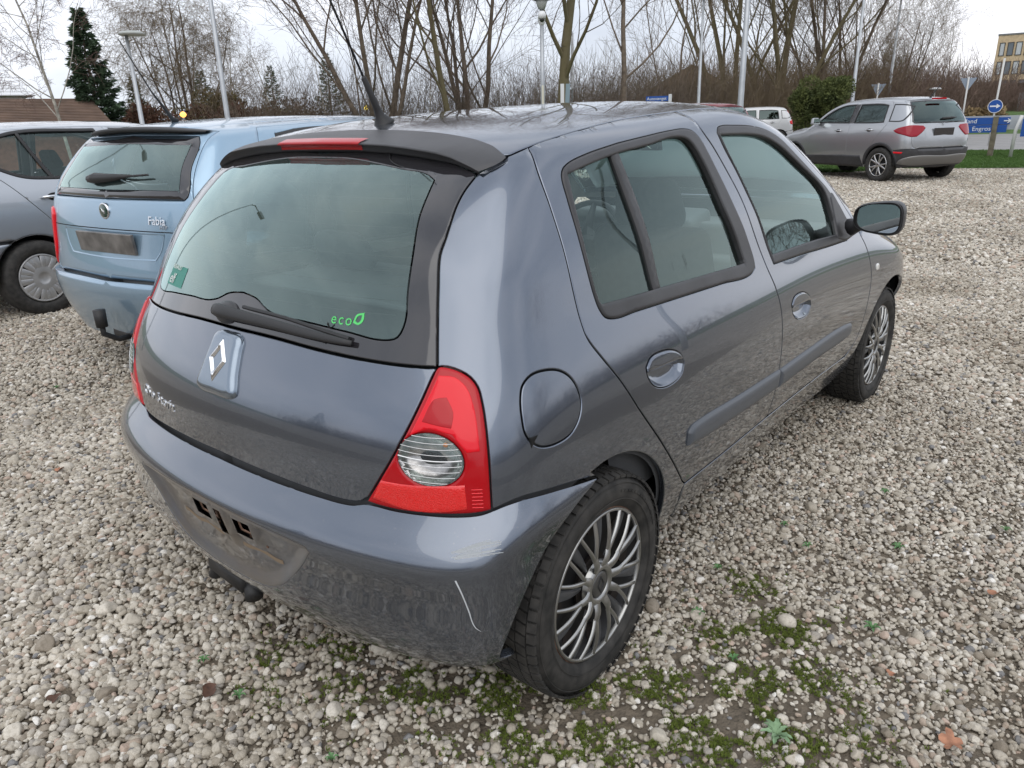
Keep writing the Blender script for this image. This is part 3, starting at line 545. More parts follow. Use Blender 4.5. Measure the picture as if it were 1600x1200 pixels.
# --- tail lamps
lamp = curve(D['lamp'], step=.006, ang=60); lc = np.array(D['lampcirc']); cc = lc.mean(0); 
circ = np.array([(cc[0]+.0555*math.cos(t), cc[1]+.0525*math.sin(t)) for t in np.linspace(0, 2*math.pi, 48, endpoint=False)])
lref = curve(D['lampref'], ang=30, step=.008); lamp_i = offset(ccw(lamp), .0012)
lin = offset(ccw(lamp), .011)
tl = panel('tail_light', BN, lamp_i, M_lensd, car, [circ], h=ext_h(.007, .010, -.003), rings=(.001, .003, .006, .010), flange=.02, step=.010, **KW)
for mir, par in ((False, tl[0]), ('only', tl[1])):
    up = np.array([[-.668, .880], [-.640, .878], [-.622, .862], [-.612, .83], [-.608, .785], [-.607, .745], [-.628, .742], [-.650, .775], [-.690, .782], [-.722, .768]])
    panel('red_lens', BN, curve(up, ang=40), M_lensr, par, h=ext_h(.002, .004, .0035), rings=(.001, .003), flange=.003, step=.010, mirror=mir)
    panel('ribs_and_depth_patch', BN, curve(np.array([[-.700, .795], [-.676, .838], [-.655, .842], [-.645, .815], [-.650, .786], [-.675, .790]]), ang=60), M_lensd, par, h=ext_h(.001, .004, .0052), rings=(.002,), flange=.001, step=.010, mirror=mir)  # smooth darker red patch, painted in to suggest depth behind the upper lens
    panel('reflector', BN, lref, mat('red_reflector', (.75, .012, .012), .22, 0, 1.0, bump=(330, .8, .002), emit=None), par, h=ext_h(.002, .003, .0035), rings=(.001, .002), flange=.003, step=.010, mirror=mir)
    panel('reflector_bowl', BN, circ, M_lensc, par, h=lambda d: .002-.026*(1-np.exp(-np.clip(d, 0, 1)/.018)), flange=0, step=.005, mirror=mir)
    panel('clear_lens', BN, circ, glass_mat('clear_lamp_lens', (.9, .9, .9), .8, 0), par, h=ext_h(.003, .02, .003), rings=(.002,), flange=.004, step=.008, mirror=mir)
    s = MB(); sg = 1 if mir is False else -1
    for k_ in range(9):
        zz = cc[1]-.044+k_*.011; hw = math.sqrt(max(0, .0555**2-((zz-cc[1])*.0555/.0525)**2))-.002; us = np.linspace(cc[0]-hw, cc[0]+hw, 14)
        X = BN.side(np.stack([us, 0*us+zz+.004*((us-cc[0])/.05)**2], 1)); X = X+BN.N(X)*.0065; X[:, 1] *= sg; s.tube(X.tolist(), .0006 if k_ != 4 else .0013, 4)
    s.build('ribs_and_depth_patch', mat('bright_lens_rib', (.8, .8, .8), .2), par, kind='stuff')
    X = BN.side([[cc[0]+.028, cc[1]+.030]])[0]*[1, sg, 1]; MB().lathe([(-.004, 0), (-.003, .004), (.003, .005), (.006, .003), (.007, 0)], 12, 'x' if False else 'y', (X[0]+.004, X[1]+.004*sg, X[2])).build('indicator_bulb', M_amber, par, True)
    for k_ in range(6):
        zz = .632+k_*.0075; us = np.linspace(-.624, -.607, 5); X = BN.side(np.stack([us, 0*us+zz], 1)); X = X+BN.N(X)*.0045; X[:, 1] *= sg
        MB().tube(X.tolist(), .0011, 4).build('lens_rib', M_lensr, par)
# --- rear bumper
bth = [[U0, .597], [-1.07, .594], [-.922, .592], [-.862, .592], [-.842, .594], [-.822, .600], [-.8, .6015], [-.761, .600], [-.703, .602], [-.649, .606], [-.611, .612], [-.594, .618], [-.57, .626], [-.54, .630], [-.483, .624], [-.42, .612], [-.368, .602]]
b_arch = BB.sxz([(-.062, .598), (-.133, .580), (-.19, .549), (-.24, .502), (-.285, .447), (-.315, .388), (-.333, .330), (-.341, .290), (-.338, .262)])
rec = curve(symm(BB, [[U0, .514], [-1.137, .511], [-.985, .503], [-.938, .497], [-.930, .484], [-.957, .44], [-1.010, .372], [-1.05, .335], [-1.10, .308], [-1.17, .297], [U0, .295]]), step=.012)
bot = [[-.56, .255], [-.62, .245], [-.75, .232], [-.9, .226], [-1.1, .232], [U0, .235]]
bh_ = np.vstack([curve(bth, False), curve(b_arch.tolist(), False)[1:-1], curve([b_arch[-1].tolist()]+bot, False)])
bump = panel('rear_bumper', BB, symm(BB, bh_), M_paint, car, [rec], gap=.0005, flange=.018)
RD = .016
hl = lambda u0, u1, z0, z1: np.array([[u0, z0], [u1, z0], [u1, z1], [u0, z1]])
holes = [hl(-1.306, -1.247, .452, .496), hl(-1.222, -1.196, .425, .497), hl(-1.153, -1.098, .450, .494)]
M_rec = mat('dirty_plate_recess_paint', (.16, .18, .215), .28, .7, .8, var=(6, .1, (.20, .175, .15)))
recp = panel('plate_recess', BB, rec, M_rec, bump, holes, h=lambda d: -.001-RD*np.clip(d/.035, 0, 1)**2*(3-2*np.clip(d/.035, 0, 1)), rings=(.006, .012, .02, .028, .036), flange=.0, step=.012)
for i, H in enumerate(holes):
    pad = H+np.array([[-.001, -.001], [.001, -.001], [.001, .001], [-.001, .001]])*3
    panel('slot_bracket', BB, H+np.array([[-1, -1], [1, -1], [1, 1], [-1, 1]])*.010, mat('rusty_plate_bracket', (.24, .145, .10), .8, var=(50, .4)), bump, [H], h=lambda d: -RD+.001+0*d, flange=.002, step=.01)
    panel('slot_liner', BB, pad, M_black if i == 1 else M_rust, bump, h=lambda d: -.030+0*d, flange=-.014, step=.02)
    if i != 1:
        for zf in (.35, .7):
            z_ = H[0, 1]+(H[2, 1]-H[0, 1])*zf; us = np.linspace(H[0, 0], H[1, 0], 4); X = BB.side(np.stack([us, 0*us+z_], 1)); n = BB.N(X)
            MB().tube((X-n*.026).tolist(), .0045, 6).build('slot_rib', M_rust, bump)
for (u_, z_) in ((-1.354, .488), (-1.16, .478), (-1.262, .423), (-1.13, .435), (-1.08, .425)):
    X = BB.side([[u_, z_]])[0]; n = BB.N(X[None])[0]; c0 = X-n*(RD+.001); MB().tube([c0-n*.004, c0+n*.002], [.0045, .004], 8).build('screw', M_rust, bump)
# dirt film along the plate's old edge
uu = np.linspace(-1.43, -1.04, 40); rows = []
for s_, a_ in ((-.5, 0), (.5, 1)):
    X = BB.side(np.stack([uu, .402-.10*(uu+1.25)**2+s_*.012+.004*np.sin(uu*61)], 1)); rows.append(X-BB.N(X)*(RD+.0004))
loft('dirt_line', rows, M_dirt, bump)
# scuffs on the corner
random.seed(4)
for k_ in range(44):
    t0 = random.uniform(0, .35); t1 = random.uniform(.5, 1); z0 = random.uniform(0, 1)
    pts = []
    for t in np.linspace(t0, t1, 8):
        u_ = -.662+.080*t; zc_ = .543+.016*math.sin(t*1.6)+(z0-.5)*(.012+.020*t); pts.append((u_, zc_))
    X = BB.side(pts); n = BB.N(X); w_ = random.uniform(.0003, .0012)
    V = np.vstack([X+n*.0004+[0, 0, -w_], X+n*.0004+[0, 0, w_]]); mesh_obj('scratch', V, [(i, i+1, 9+i, 8+i) for i in range(7)], M_scuff, bump)
X = BB.side(curve([(-.657, .497), (-.650, .47), (-.640, .42), (-.630, .372), (-.622, .362), (-.610, .362)], False)); n = BB.N(X); w_ = np.linspace(.0035, .0015, len(X))[:, None]; s_ = np.array([[-1, 1., 0]])/1.4
mesh_obj('scratch', np.vstack([X+n*.0005-s_*w_*.5, X+n*.0005+s_*w_*.5]), [(i, i+1, len(X)+i+1, len(X)+i) for i in range(len(X)-1)], M_scuff, bump, label='long curved scratch down the bumper corner')
# tow socket under the bumper
t_ = MB(); t_.box((-.40, .10, .22), (.18, .16, .05), rx=.1).tube([(-.42, .05, .21), (-.46, .02, .195), (-.475, -.01, .18)], .024, 10).box((-.44, .15, .20), (.05, .06, .06), rz=.3).tube([(-.46, .17, .22), (-.475, .19, .17)], .018, 10)
t_.build('tow_bar_socket', M_rub, car, True)
# --- emblem, lettering
ho = curve([[U0-.058, .895], [U0+.058, .895], [U0+.064, .86], [U0+.074, .80], [U0+.088, .765], [U0, .757], [U0-.088, .765], [U0-.074, .80], [U0-.064, .86]], ang=44, step=.006)
ho = curve([[U0-.048, .897], [U0, .901], [U0+.048, .897], [U0+.060, .886], [U0+.064, .86], [U0+.073, .81], [U0+.080, .775], [U0+.074, .764], [U0, .757], [U0-.074, .764], [U0-.080, .775], [U0-.073, .81], [U0-.064, .86], [U0-.060, .886]], ang=70, step=.006)
em = panel('emblem_housing', BN, ho, car_paint('lighter_blue_grey_paint', (.19, .24, .30), .85, .22), car, h=ext_h(.017, .022, -.001), rings=(.001, .004, .009, .015, .021), flange=.004, step=.007)
def prism(name, B, outer, holes, m, parent, base, H, bev=.002, step=.006, mirror=False): return panel(name, B, outer, m, parent, holes, h=ext_h(H, bev, base), rings=(bev*.3, bev), flange=H, step=step, mirror=mirror)
dz = [[U0, .881], [U0+.037, .835], [U0, .787], [U0-.037, .835]]; dzi = [[U0, .858], [U0+.018, .835], [U0, .811], [U0-.018, .835]]
panel('diamond_emblem', BN, curve(dz, step=.004), M_chrome, car, [curve(dzi, step=.004)], h=lambda d: .0165+.006*np.clip(d/.009, 0, 1)-.004*np.clip((d-.009)/.006, 0, 1), rings=(.003, .006, .009), flange=.005, step=.005)
def text_on(body, B, uv, size, m, parent, name='lettering', H=.0015, align='LEFT', shear=0, spacing=1.0, lift=.001, rot=0, flipn=False, extrude=.0006, X=None, N=None):
    """flat lettering laid tangentially on a body surface, reading left to right seen from outside"""
    if X is None: X = B.side([uv])[0]; N = B.N(X[None])[0]
    N = Vector(N); X = Vector(X); upv = Vector((0, 0, 1)); xax = upv.cross(N).normalized(); yax = N.cross(xax).normalized()
    cu = bpy.data.curves.new(name, 'FONT'); cu.body = body; cu.size = size; cu.extrude = extrude; cu.shear = shear; cu.align_x = align; cu.space_character = spacing; cu.align_y = 'CENTER'
    cu.materials.append(m); o = bpy.data.objects.new(name, cu)
    Mx = Matrix(((xax.x, yax.x, N.x, 0), (xax.y, yax.y, N.y, 0), (xax.z, yax.z, N.z, 0), (0, 0, 0, 1))) @ Matrix.Rotation(rot, 4, 'Z'); Mx.translation = X+N*lift
    if parent is not None: o.parent = parent
    COL.objects.link(o); o.matrix_local = Mx; return o
for ch, uo in (('C', -1.665), ('l', -1.640), ('i', -1.628), ('o', -1.612), ('S', -1.572), ('t', -1.548), ('o', -1.533), ('r', -1.508), ('i', -1.492), ('a', -1.482)): text_on(ch, BN, (uo, .675), .042, M_chrome, car, 'letter', extrude=.0012)
for ch, uo in (('e', -.916), ('c', -.895), ('o', -.876)): text_on(ch, BN, (uo, .965), .034, M_gext, car, 'sticker_letter', extrude=.0002)
lf = [[-.856, .962], [-.848, .978], [-.828, .984], [-.830, .968], [-.842, .959]]
panel('leaf_sticker', BN, curve(lf, ang=90, step=.003), M_gext, car, [curve([[-.850, .966], [-.845, .975], [-.834, .979], [-.836, .969], [-.843, .963]], ang=90, step=.003)], h=lambda d: .0008+0*d, flange=0, step=.004, edge=1e-6)
panel('oil_sticker', BN, curve([[-1.71, .958], [-1.60, .958], [-1.60, 1.01], [-1.71, 1.01]], step=.01), M_teal, car, h=lambda d: .0008+0*d, flange=0, step=.02)
text_on('elf', BN, (-1.70, .975), .042, M_wtxt, car, 'sticker_lettering', extrude=.0002, shear=.2, lift=.002); text_on('RENAULT', BN, (-1.705, 1.005), .017, M_wtxt, car, 'sticker_lettering', extrude=.0002, lift=.002)
# --- rear wiper
wp = BN.side([[U0-.048, .934]])[0]; n = BN.N(wp[None])[0]
panel('wiper_cover', BN, np.array([(U0-.045+.045*math.cos(t), .938+.026*math.sin(t)) for t in np.linspace(0, 2*math.pi, 24, endpoint=False)]), M_trim, car, h=ext_h(.022, .024), rings=(.002, .008, .016), flange=.004, step=.008)
al = [(U0-.07, .937), (U0+.02, .936), (U0+.16, .933), (U0+.30, .926), (U0+.41, .921)]
ar = curve(al, False, .03); X = BN.side(ar); n = BN.N(X); hh = np.interp(np.arange(len(X)), [0, 2, len(X)-1], [.024, .028, .012])[:, None]; Xa = X+n*hh
wpr = np.interp(np.arange(len(X)), [0, 1, 6, len(X)-3, len(X)-1], [.014, .017, .014, .009, .006])
wm = MB(); wm.tube(Xa.tolist(), wpr.tolist(), 10)
for i in range(len(wm.V)):   # flatten the arm
    k_ = i//10; v = np.array(wm.V[i]); c_ = Xa[k_]; dd = v-c_; dd -= n[k_]*np.dot(dd, n[k_])*.45; wm.V[i] = tuple(c_+dd)
wa = wm.build('rear_wiper', M_rub, car, True)
bl_ = BN.side(curve([(U0+.03, .957), (U0+.2, .951), (U0+.34, .937), (U0+.40, .930)], False, .03)); nb_ = BN.N(bl_); MB().tube((bl_+nb_*.007).tolist(), .0045, 6).build('wiper_blade', M_rub, wa)
for (u_, z_) in ((U0+.34, .945), (U0+.33, .915)): 
    X = BN.side([[u_, z_]])[0]; n1 = BN.N(X[None])[0]; MB().tube([X+n1*.003, X+n1*.006+[0, 0, .012]], .002, 6).build('wiper_clip', M_rub, wa)
# --- aerial
ab = BN.roof([[.128, 0]])[0]; A_ = MB(); pr = [(0, .034), (.004, .033), (.010, .022), (.022, .013), (.035, .010)]
d_ = Vector((-.44, .0, .898)).normalized()
for i, (t, r_) in enumerate(pr): pass
base = Vector(ab)+Vector((0, 0, -.002)); pts = [base+Vector((0, 0, 1))*0, base+Vector((-.004, 0, .008)), base+Vector((-.012, 0, .022)), base+d_*.045, base+d_*.13, base+d_*.135]
aer = MB().tube([tuple(p) for p in pts], [.032, .025, .014, .010, .0075, .004], 14).build('aerial', M_rub, car, True)
hx = [tuple(base+d_*(.13+.5*i/120)+Vector((.0022*math.cos(i*.9), .0022*math.sin(i*.9), 0))) for i in range(121)]
MB().tube([tuple(base+d_*.13), tuple(base+d_*.64)], .0030, 6).tube(hx, .0018, 4).build('aerial_mast', M_rub, aer, True)
# loose wire under the spoiler
wz_ = BN.side(curve([(-.842, 1.296), (-.83, 1.283), (-.80, 1.272), (-.765, 1.266)], False, .01)); MB().tube((wz_+BN.N(wz_)*.003).tolist(), .0013, 5).build('loose_wire', M_rub, car)
# --- handles, strips, indicator
for hd, cut, nm in ((rh, D['rhandle_cut'], 'r'), (fh, D['fhandle_cut'], 'f')):
    for mir in (False, 'only'):
        dish = panel('handle_recess', BN, hd, M_paint, car, h=lambda d: -.020*np.clip(d/.028, 0, 1)**1.0*(2-np.clip(d/.028, 0, 1)), rings=(.003, .007, .012, .018), flange=0, step=.008, mirror=mir)
        a, b = np.array(cut); lin_ = lambda q: (q[:, 1]-a[1])-(b[1]-a[1])/(b[0]-a[0])*(q[:, 0]-a[0])
        top_ = hd[lin_(hd) > -.004]; i0 = np.argmin(top_[:, 0]); cx = top_.mean(0); ang = np.arctan2(top_[:, 1]-cx[1]+.02, top_[:, 0]-cx[0]); top_ = top_[np.argsort(ang)]
        panel('door_handle', BN, top_, M_paint, dish, h=ext_h(.0035, .006, .0005), rings=(.001, .003, .0055), flange=.018, step=.008, gap=.002, mirror=mir)
rs = curve([[.064, .505], [.064, .548], [.085, .560], [.115, .562], [.4, .550], [.745, .538], [.745, .470], [.4, .482], [.11, .498]], step=.01, ang=55)
fs = curve([[.752, .536], [1.10, .534], [1.50, .527], [1.56, .520], [1.575, .49], [1.562, .466], [1.50, .460], [1.15, .464], [.752, .468]], step=.01, ang=55)
for st in (rs, fs): panel('rubbing_strip', BN, st, M_strip, car, h=ext_h(.013, .024, .0), rings=(.001, .004, .010, .017), flange=.002, step=.010, **KW)
panel('side_indicator', BN, curve([[1.842, .700], [1.872, .700], [1.872, .722], [1.842, .722]], step=.006, ang=100), mat('white_indicator_lens', (.75, .74, .70), .2, 0, 1), car, h=ext_h(.005, .006), rings=(.001, .003), flange=.002, step=.006, **KW)
# --- mirrors
def mirror_unit(sg):
    c = Vector((1.83, -.895, .972)); V = []; F = []; n = 28; prof = [(-.05, .96), (-.045, 1.0), (-.02, 1.03), (.02, .98), (.055, .80), (.075, .5), (.082, .2)]
    for dx, s_ in prof:
        for k in range(n):
            t = 2*math.pi*k/n; ct, st_ = math.cos(t), math.sin(t); ex = .62
            yy = .088*math.copysign(abs(ct)**ex, ct)*s_; zz = .060*math.copysign(abs(st_)**ex, st_)*s_*(1-.18*(yy/.088))
            V.append((c.x+dx, sg*(c.y-(-yy)), c.z+zz))
    m_ = len(prof)
    for r_ in range(m_-1):
        for k in range(n): F.append((r_*n+k, (r_+1)*n+k, (r_+1)*n+(k+1) % n, r_*n+(k+1) % n))
    F.append(tuple((m_-1)*n+k for k in range(n)))
    if sg < 0: F = [f[::-1] for f in F]
    o = mesh_obj('door_mirror', np.array(V), F, M_trim, car)
    gv = [(c.x-.040, sg*(c.y+v*.076*math.copysign(1, 1)), 0) for v in (0,)]
    V = [(c.x-.043, sg*(c.y+.079*math.copysign(abs(math.cos(t))**.6, math.cos(t))), c.z+.052*math.copysign(abs(math.sin(t))**.6, math.sin(t))*(1-.18*math.cos(t))) for t in np.linspace(0, 2*math.pi, 32, endpoint=False)]
    ang_ = .10; V = [(x+(-(sg*y)-.895)*-.12, y, z) for x, y, z in V]
    mesh_obj('mirror_glass', np.array(V), [tuple(range(32)) if sg > 0 else tuple(range(31, -1, -1))], M_mirr, o, False)
    V2 = [(v[0]+.004, sg*(c.y+(sg*v[1]-c.y)*1.14), c.z+(v[2]-c.z)*1.14) for v in V]; mesh_obj('mirror_surround', np.array(V2), [tuple(range(32)) if sg > 0 else tuple(range(31, -1, -1))], M_rub, o, False)
    MB().tube([(1.885, sg*-.775, .92), (1.875, sg*-.80, .93), (1.86, sg*-.84, .945)], [.036, .028, .024], 10).build('mirror_arm', M_trim, o, True)
for sg in (1, -1): mirror_unit(sg)
panel('mirror_sail', BN, curve([[1.455, 1.04], [1.50, 1.055], [1.56, .99], [1.60, .93], [1.625, .875], [1.50, .868], [1.42, .885], [1.445, .96]], ang=60), M_trim, car, h=ext_h(.008, .012), rings=(.002, .006, .011), flange=.01, step=.012, **KW)
# --- wheels
def tyre_prof(R=.290, w=.0875, rr=.196):
    return [(-w*.78, rr), (-w*.92, rr+.010), (-w, rr+.035), (-w*.99, rr+.058), (-w*.90, R-.014), (-w*.78, R-.005), (-w*.5, R-.0015), (0, R), (w*.5, R-.0015), (w*.78, R-.005), (w*.90, R-.014), (w*.99, rr+.058), (w, rr+.035), (w*.92, rr+.010), (w*.78, rr)]
def arc_bar(mb_, a0, a1, r0, r1, w0, w1, y0, y1, th_=.006, n=9, bow=0.):
    """a curved flat spoke in the wheel plane; outer face points to -y"""
    V = []; 
    for i in range(n):
        t = i/(n-1); r_ = r0+(r1-r0)*t; a = a0+(a1-a0)*t+bow*math.sin(math.pi*t); w_ = (w0+(w1-w0)*t)/2; y = y0+(y1-y0)*t-.006*math.sin(math.pi*t)
        c_, s_ = math.cos(a), math.sin(a); tx, tz = -s_, c_
        V += [(c_*r_+tx*w_, y+th_, s_*r_+tz*w_), (c_*r_+tx*w_*.7, y, s_*r_+tz*w_*.7), (c_*r_-tx*w_*.7, y, s_*r_-tz*w_*.7), (c_*r_-tx*w_, y+th_, s_*r_-tz*w_)]
    F = []
    for i in range(n-1):
        o = i*4
        for k in range(3): F.append((o+k, o+k+4, o+k+5, o+k+1))
    mb_.add(V, F)
def tread(R=.290, w=.0875, n=62):
    t = MB()
    for i in range(n):
        a = 2*math.pi*i/n
        for s_, y0, y1, sk in ((1, .002, .030, .35), (1, .034, .060, .15), (1, .064, .083, 0), (-1, .002, .030, .35), (-1, .034, .060, .15), (-1, .064, .083, 0)):
            off = (.5 if s_ < 0 else 0)+(.25 if .03 < y0 < .05 else 0); a0 = a+off*2*math.pi/n; da = 2*math.pi/n*.39; sh = sk*.10
            V = []
            for (y, aa) in ((y0, a0-da-sh*0), (y1, a0-da+sh), (y1, a0+da+sh), (y0, a0+da)):
                dr = -.0015-.006*max(0, (y-.055)/.03)**2
                for rr_ in (R-.002+dr, R+.0045+dr): V.append((rr_*math.cos(aa), s_*y, rr_*math.sin(aa)))
            t.add(V, [(1, 3, 5, 7)[::s_], (0, 1, 7, 6), (0, 2, 3, 1), (2, 4, 5, 3), (4, 6, 7, 5)])
    return t
def near_wheel(x, sg, steer=0.):
    T = MB().lathe(tyre_prof(.2815), 96).build('wheel', M_tyre, car, True); T['label'] = ''; del T['label']
    tr = tread(.2835).build('tread', M_tyre, T, kind='stuff')
    rg = MB()
    for rr_, yy in ((.222, -.0880), (.262, -.0845)): rg.lathe([(yy, rr_-.0015), (yy-.0012, rr_), (yy, rr_+.0015)], 96)
    rg.build('sidewall_ridge', M_tyre, T, True)
    for k in range(14):
        a = .3+k*.075; MB().box((math.cos(a)*.243, -.0885, math.sin(a)*.243), (.006, .0014, .014), ry=-a+math.pi/2*0).build('sidewall_letter', M_tyre, T)
    MB().lathe([(-.066, .197), (-.069, .199), (-.072, .1975), (-.0715, .194)], 96).build('rim_edge', M_rust, T, True)
    dish = MB().lathe([(-.068, .192), (-.050, .180), (-.040, .12), (-.038, .0)], 64).build('wheel_dish', M_disc, T, True)
    br = MB(); br.lathe([(-.040, .07), (-.052, .075), (-.052, .03), (-.055, 0)], 32)
    for k in range(4): a = k*math.pi/2+.4; br.tube([(math.cos(a)*.05, -.050, math.sin(a)*.05), (math.cos(a)*.05, -.062, math.sin(a)*.05)], .010, 6)
    for k in range(8): a = k*math.pi/4; br.tube([(math.cos(a)*.150, -.0415, math.sin(a)*.150), (math.cos(a)*.150, -.048, math.sin(a)*.150)], .022, 10)
    br.build('brake_hub', mat('dark_hub_metal', (.05, .042, .038), .6, .5), T)
    cv = MB(); cv.lathe([(-.066, .196), (-.075, .1955), (-.0775, .1915), (-.075, .188), (-.066, .1875)], 96)
    cv.lathe([(-.060, .062), (-.070, .058), (-.076, .050), (-.0775, .044), (-.072, .036), (-.066, .035)], 48)
    N_ = 10
    for k in range(N_):
        a = 2*math.pi*k/N_+.06
        arc_bar(cv, a, a-.03, .045, .098, .026, .015, -.074, -.081)
        arc_bar(cv, a-.05, a-.22, .088, .190, .011, .0085, -.081, -.0765, bow=-.015)
        arc_bar(cv, a-.01, a+.10, .088, .190, .011, .0085, -.081, -.0765, bow=.03)
    co = cv.build('wheel_cover', M_alu, T, True)
    gp = MB()
    for k in range(N_):
        a = 2*math.pi*k/N_+.06+math.pi/N_
        arc_bar(gp, a-.02, a-.06, .070, .186, .008, .034, -.062, -.067, n=7)
    gp.build('recessed_spoke', mat('dark_grey_cover_plastic', (.06, .062, .066), .35), co, True)
    cp = MB().lathe([(-.066, .034), (-.071, .034), (-.0735, .031), (-.0745, .02), (-.0745, 0)], 32).build('hub_cap', mat('grey_hub_cap', (.14, .14, .14), .3, .7), co, True)
    ring = MB(); q = [(-.012, .0), (0, .022), (.012, 0), (0, -.022)]
    for i in range(4): a_, b_ = q[i], q[(i+1) % 4]; ring.tube([(a_[0], -.0750, a_[1]), (b_[0], -.0750, b_[1])], .0022, 5)
    ring.build('hub_emblem', M_rub, cp)
    T.location = (x, sg*(-.7225 if x == 0 else -.728), WZ_); T.rotation_euler = (0, .35 if x else 0, (math.pi if sg < 0 else 0)+steer*sg)
    return T
for x_ in (0, AX_F):
    for sg in (1, -1): near_wheel(x_, sg, 0 if x_ == 0 else -.02)
# wheel housings, floor, engine bulkhead
for x_ in (0, AX_F):
    for sg in (1, -1):
        ys_ = [sg*-.50, sg*-.725 if x_ == 0 else sg*-.78]; V = []; n = 26
        for y in ys_:
            for k in range(n): t = math.pi*k/(n-1); V.append((x_+.338*math.cos(t), y, WZ_+.338*math.sin(t)))
        wh = MB(); wh.add(V, [(k, k+1, n+k+1, n+k) for k in range(n-1)]); wh.add([V[k] for k in range(n)], [tuple(range(n))])
        wh.build('wheel_housing', M_black, car, True)
MB().box((1.15, 0, .26), (2.1, 1.42, .06)).box((1.25, 0, .235), (1.8, .4, .08)).box((-.18, 0, .34), (.55, .95, .05)).box((2.6, 0, .30), (.5, 1.0, .1)).build('underbody', M_black, car)
ax = MB(); ax.tube([(.02, -.6, .27), (.02, .6, .27)], .03, 10).tube([(.3, .28, .22), (-.35, .28, .20)], .028, 8).tube([(-.15, .28, .20), (-.4, .28, .20)], .07, 12); ax.build('rear_axle_and_exhaust', M_rust, car, True)
# --- cabin
def seat(x, y, w_, lean, parent, wide=False, zb=.44):
    s_ = MB(); s_.box((x+.05, y, zb-.03), (.50, w_, .15), ry=-.08)
    L = .60 if not wide else .48; c_ = Vector((x-.22-math.sin(lean)*L*.45, y, zb+math.cos(lean)*L*.45+.02)); s_.box(c_, (.13, w_, L), ry=-lean, taper=.86 if not wide else .97)
    o = s_.build('seat', M_seat, parent, bevel=.045)
    hs = [y] if not wide else [y-.37, y+.37]
    for h_ in hs:
        hb = MB(); t = Vector((x-.22-math.sin(lean)*(L*.98), h_, zb+math.cos(lean)*(L*.98)+(.085 if not wide else .065))); hb.box(t, (.09, .27, .17 if not wide else .13), ry=-lean, taper=.82); hb.build('headrest', M_seat, o, bevel=.04)
        MB().tube([t-Vector((-.03, .06, .12)), t-Vector((0, .06, .02))], .006, 6).tube([t-Vector((-.03, -.06, .12)), t-Vector((0, -.06, .02))], .006, 6).build('headrest_post', M_chrome, o)
    return o
for y in (-.36, .36): seat(1.35, y, .50, .28, car)
seat(.62, 0, 1.22, .36, car, True, .47)
MB().box((.17, 0, .905), (.42, .98, .018)).build('parcel_shelf', M_inner, car, bevel=.006)
dd = MB(); dd.box((2.02, 0, .80), (.42, 1.30, .20), ry=.06).box((1.86, 0, .70), (.22, 1.30, .16)).box((1.85, 0, .90), (.22, .30, .09), ry=-.2).box((1.72, 0, .58), (.25, .26, .30)).box((1.90, .36, .91), (.20, .36, .07)); dsh = dd.build('dashboard', M_dash, car, bevel=.03)
MB().box((1.745, 0, .905), (.012, .22, .05), ry=-.2).build('clock_display', mat('dark_display', (.02, .004, .004), .2, 0, 1), dsh, bevel=.01)
text_on('1:26  8°C', None, None, .030, mat('red_display_digits', (.6, .01, .01), .4, emit=(1, .03, .02, 1.2)), dsh, 'display_digits', X=(1.736, .055, .905), N=(-.98, 0, .19), extrude=.0002)
sw = MB(); 
cst = Vector((1.66, .36, .82)); ax_ = Vector((-.88, 0, .47)); a1 = Vector((0, 1, 0)); b1 = ax_.cross(a1)
sw.tube([tuple(cst+(a1*math.cos(t)+b1*math.sin(t))*.185) for t in np.linspace(0, 2*math.pi, 33)], .014, 8, False)
for t in (0, math.pi, -math.pi/2): sw.tube([tuple(cst), tuple(cst+(a1*math.cos(t)+b1*math.sin(t))*.18)], [.03, .012], 8)
sw.tube([tuple(cst+ax_*.02), tuple(cst-ax_*.25)], [.06, .03], 12); sw.build('steering_wheel', M_rub, car, True)
MB().box((1.50, 0, 1.265), (.02, .24, .065), taper=.9).tube([(1.51, 0, 1.28), (1.50, 0, 1.36)], .008, 6).build('inside_mirror', M_rub, car, bevel=.01)
MB().box((1.487, 0, 1.265), (.003, .22, .052)).build('inside_mirror_glass', M_mirr, car)
for sg in (1, -1):
    MB().box((1.0, sg*-.655, .98), (.05, .008, .5), rx=-sg*.17).build('seat_belt', M_rub, car)
panel('door_card', BN, np.array([[-.2, .42], [1.6, .42], [1.62, .855], [-.3, .88]]), M_inner, car, h=lambda d: -.05+0*d, flange=0, step=.08, **KW)
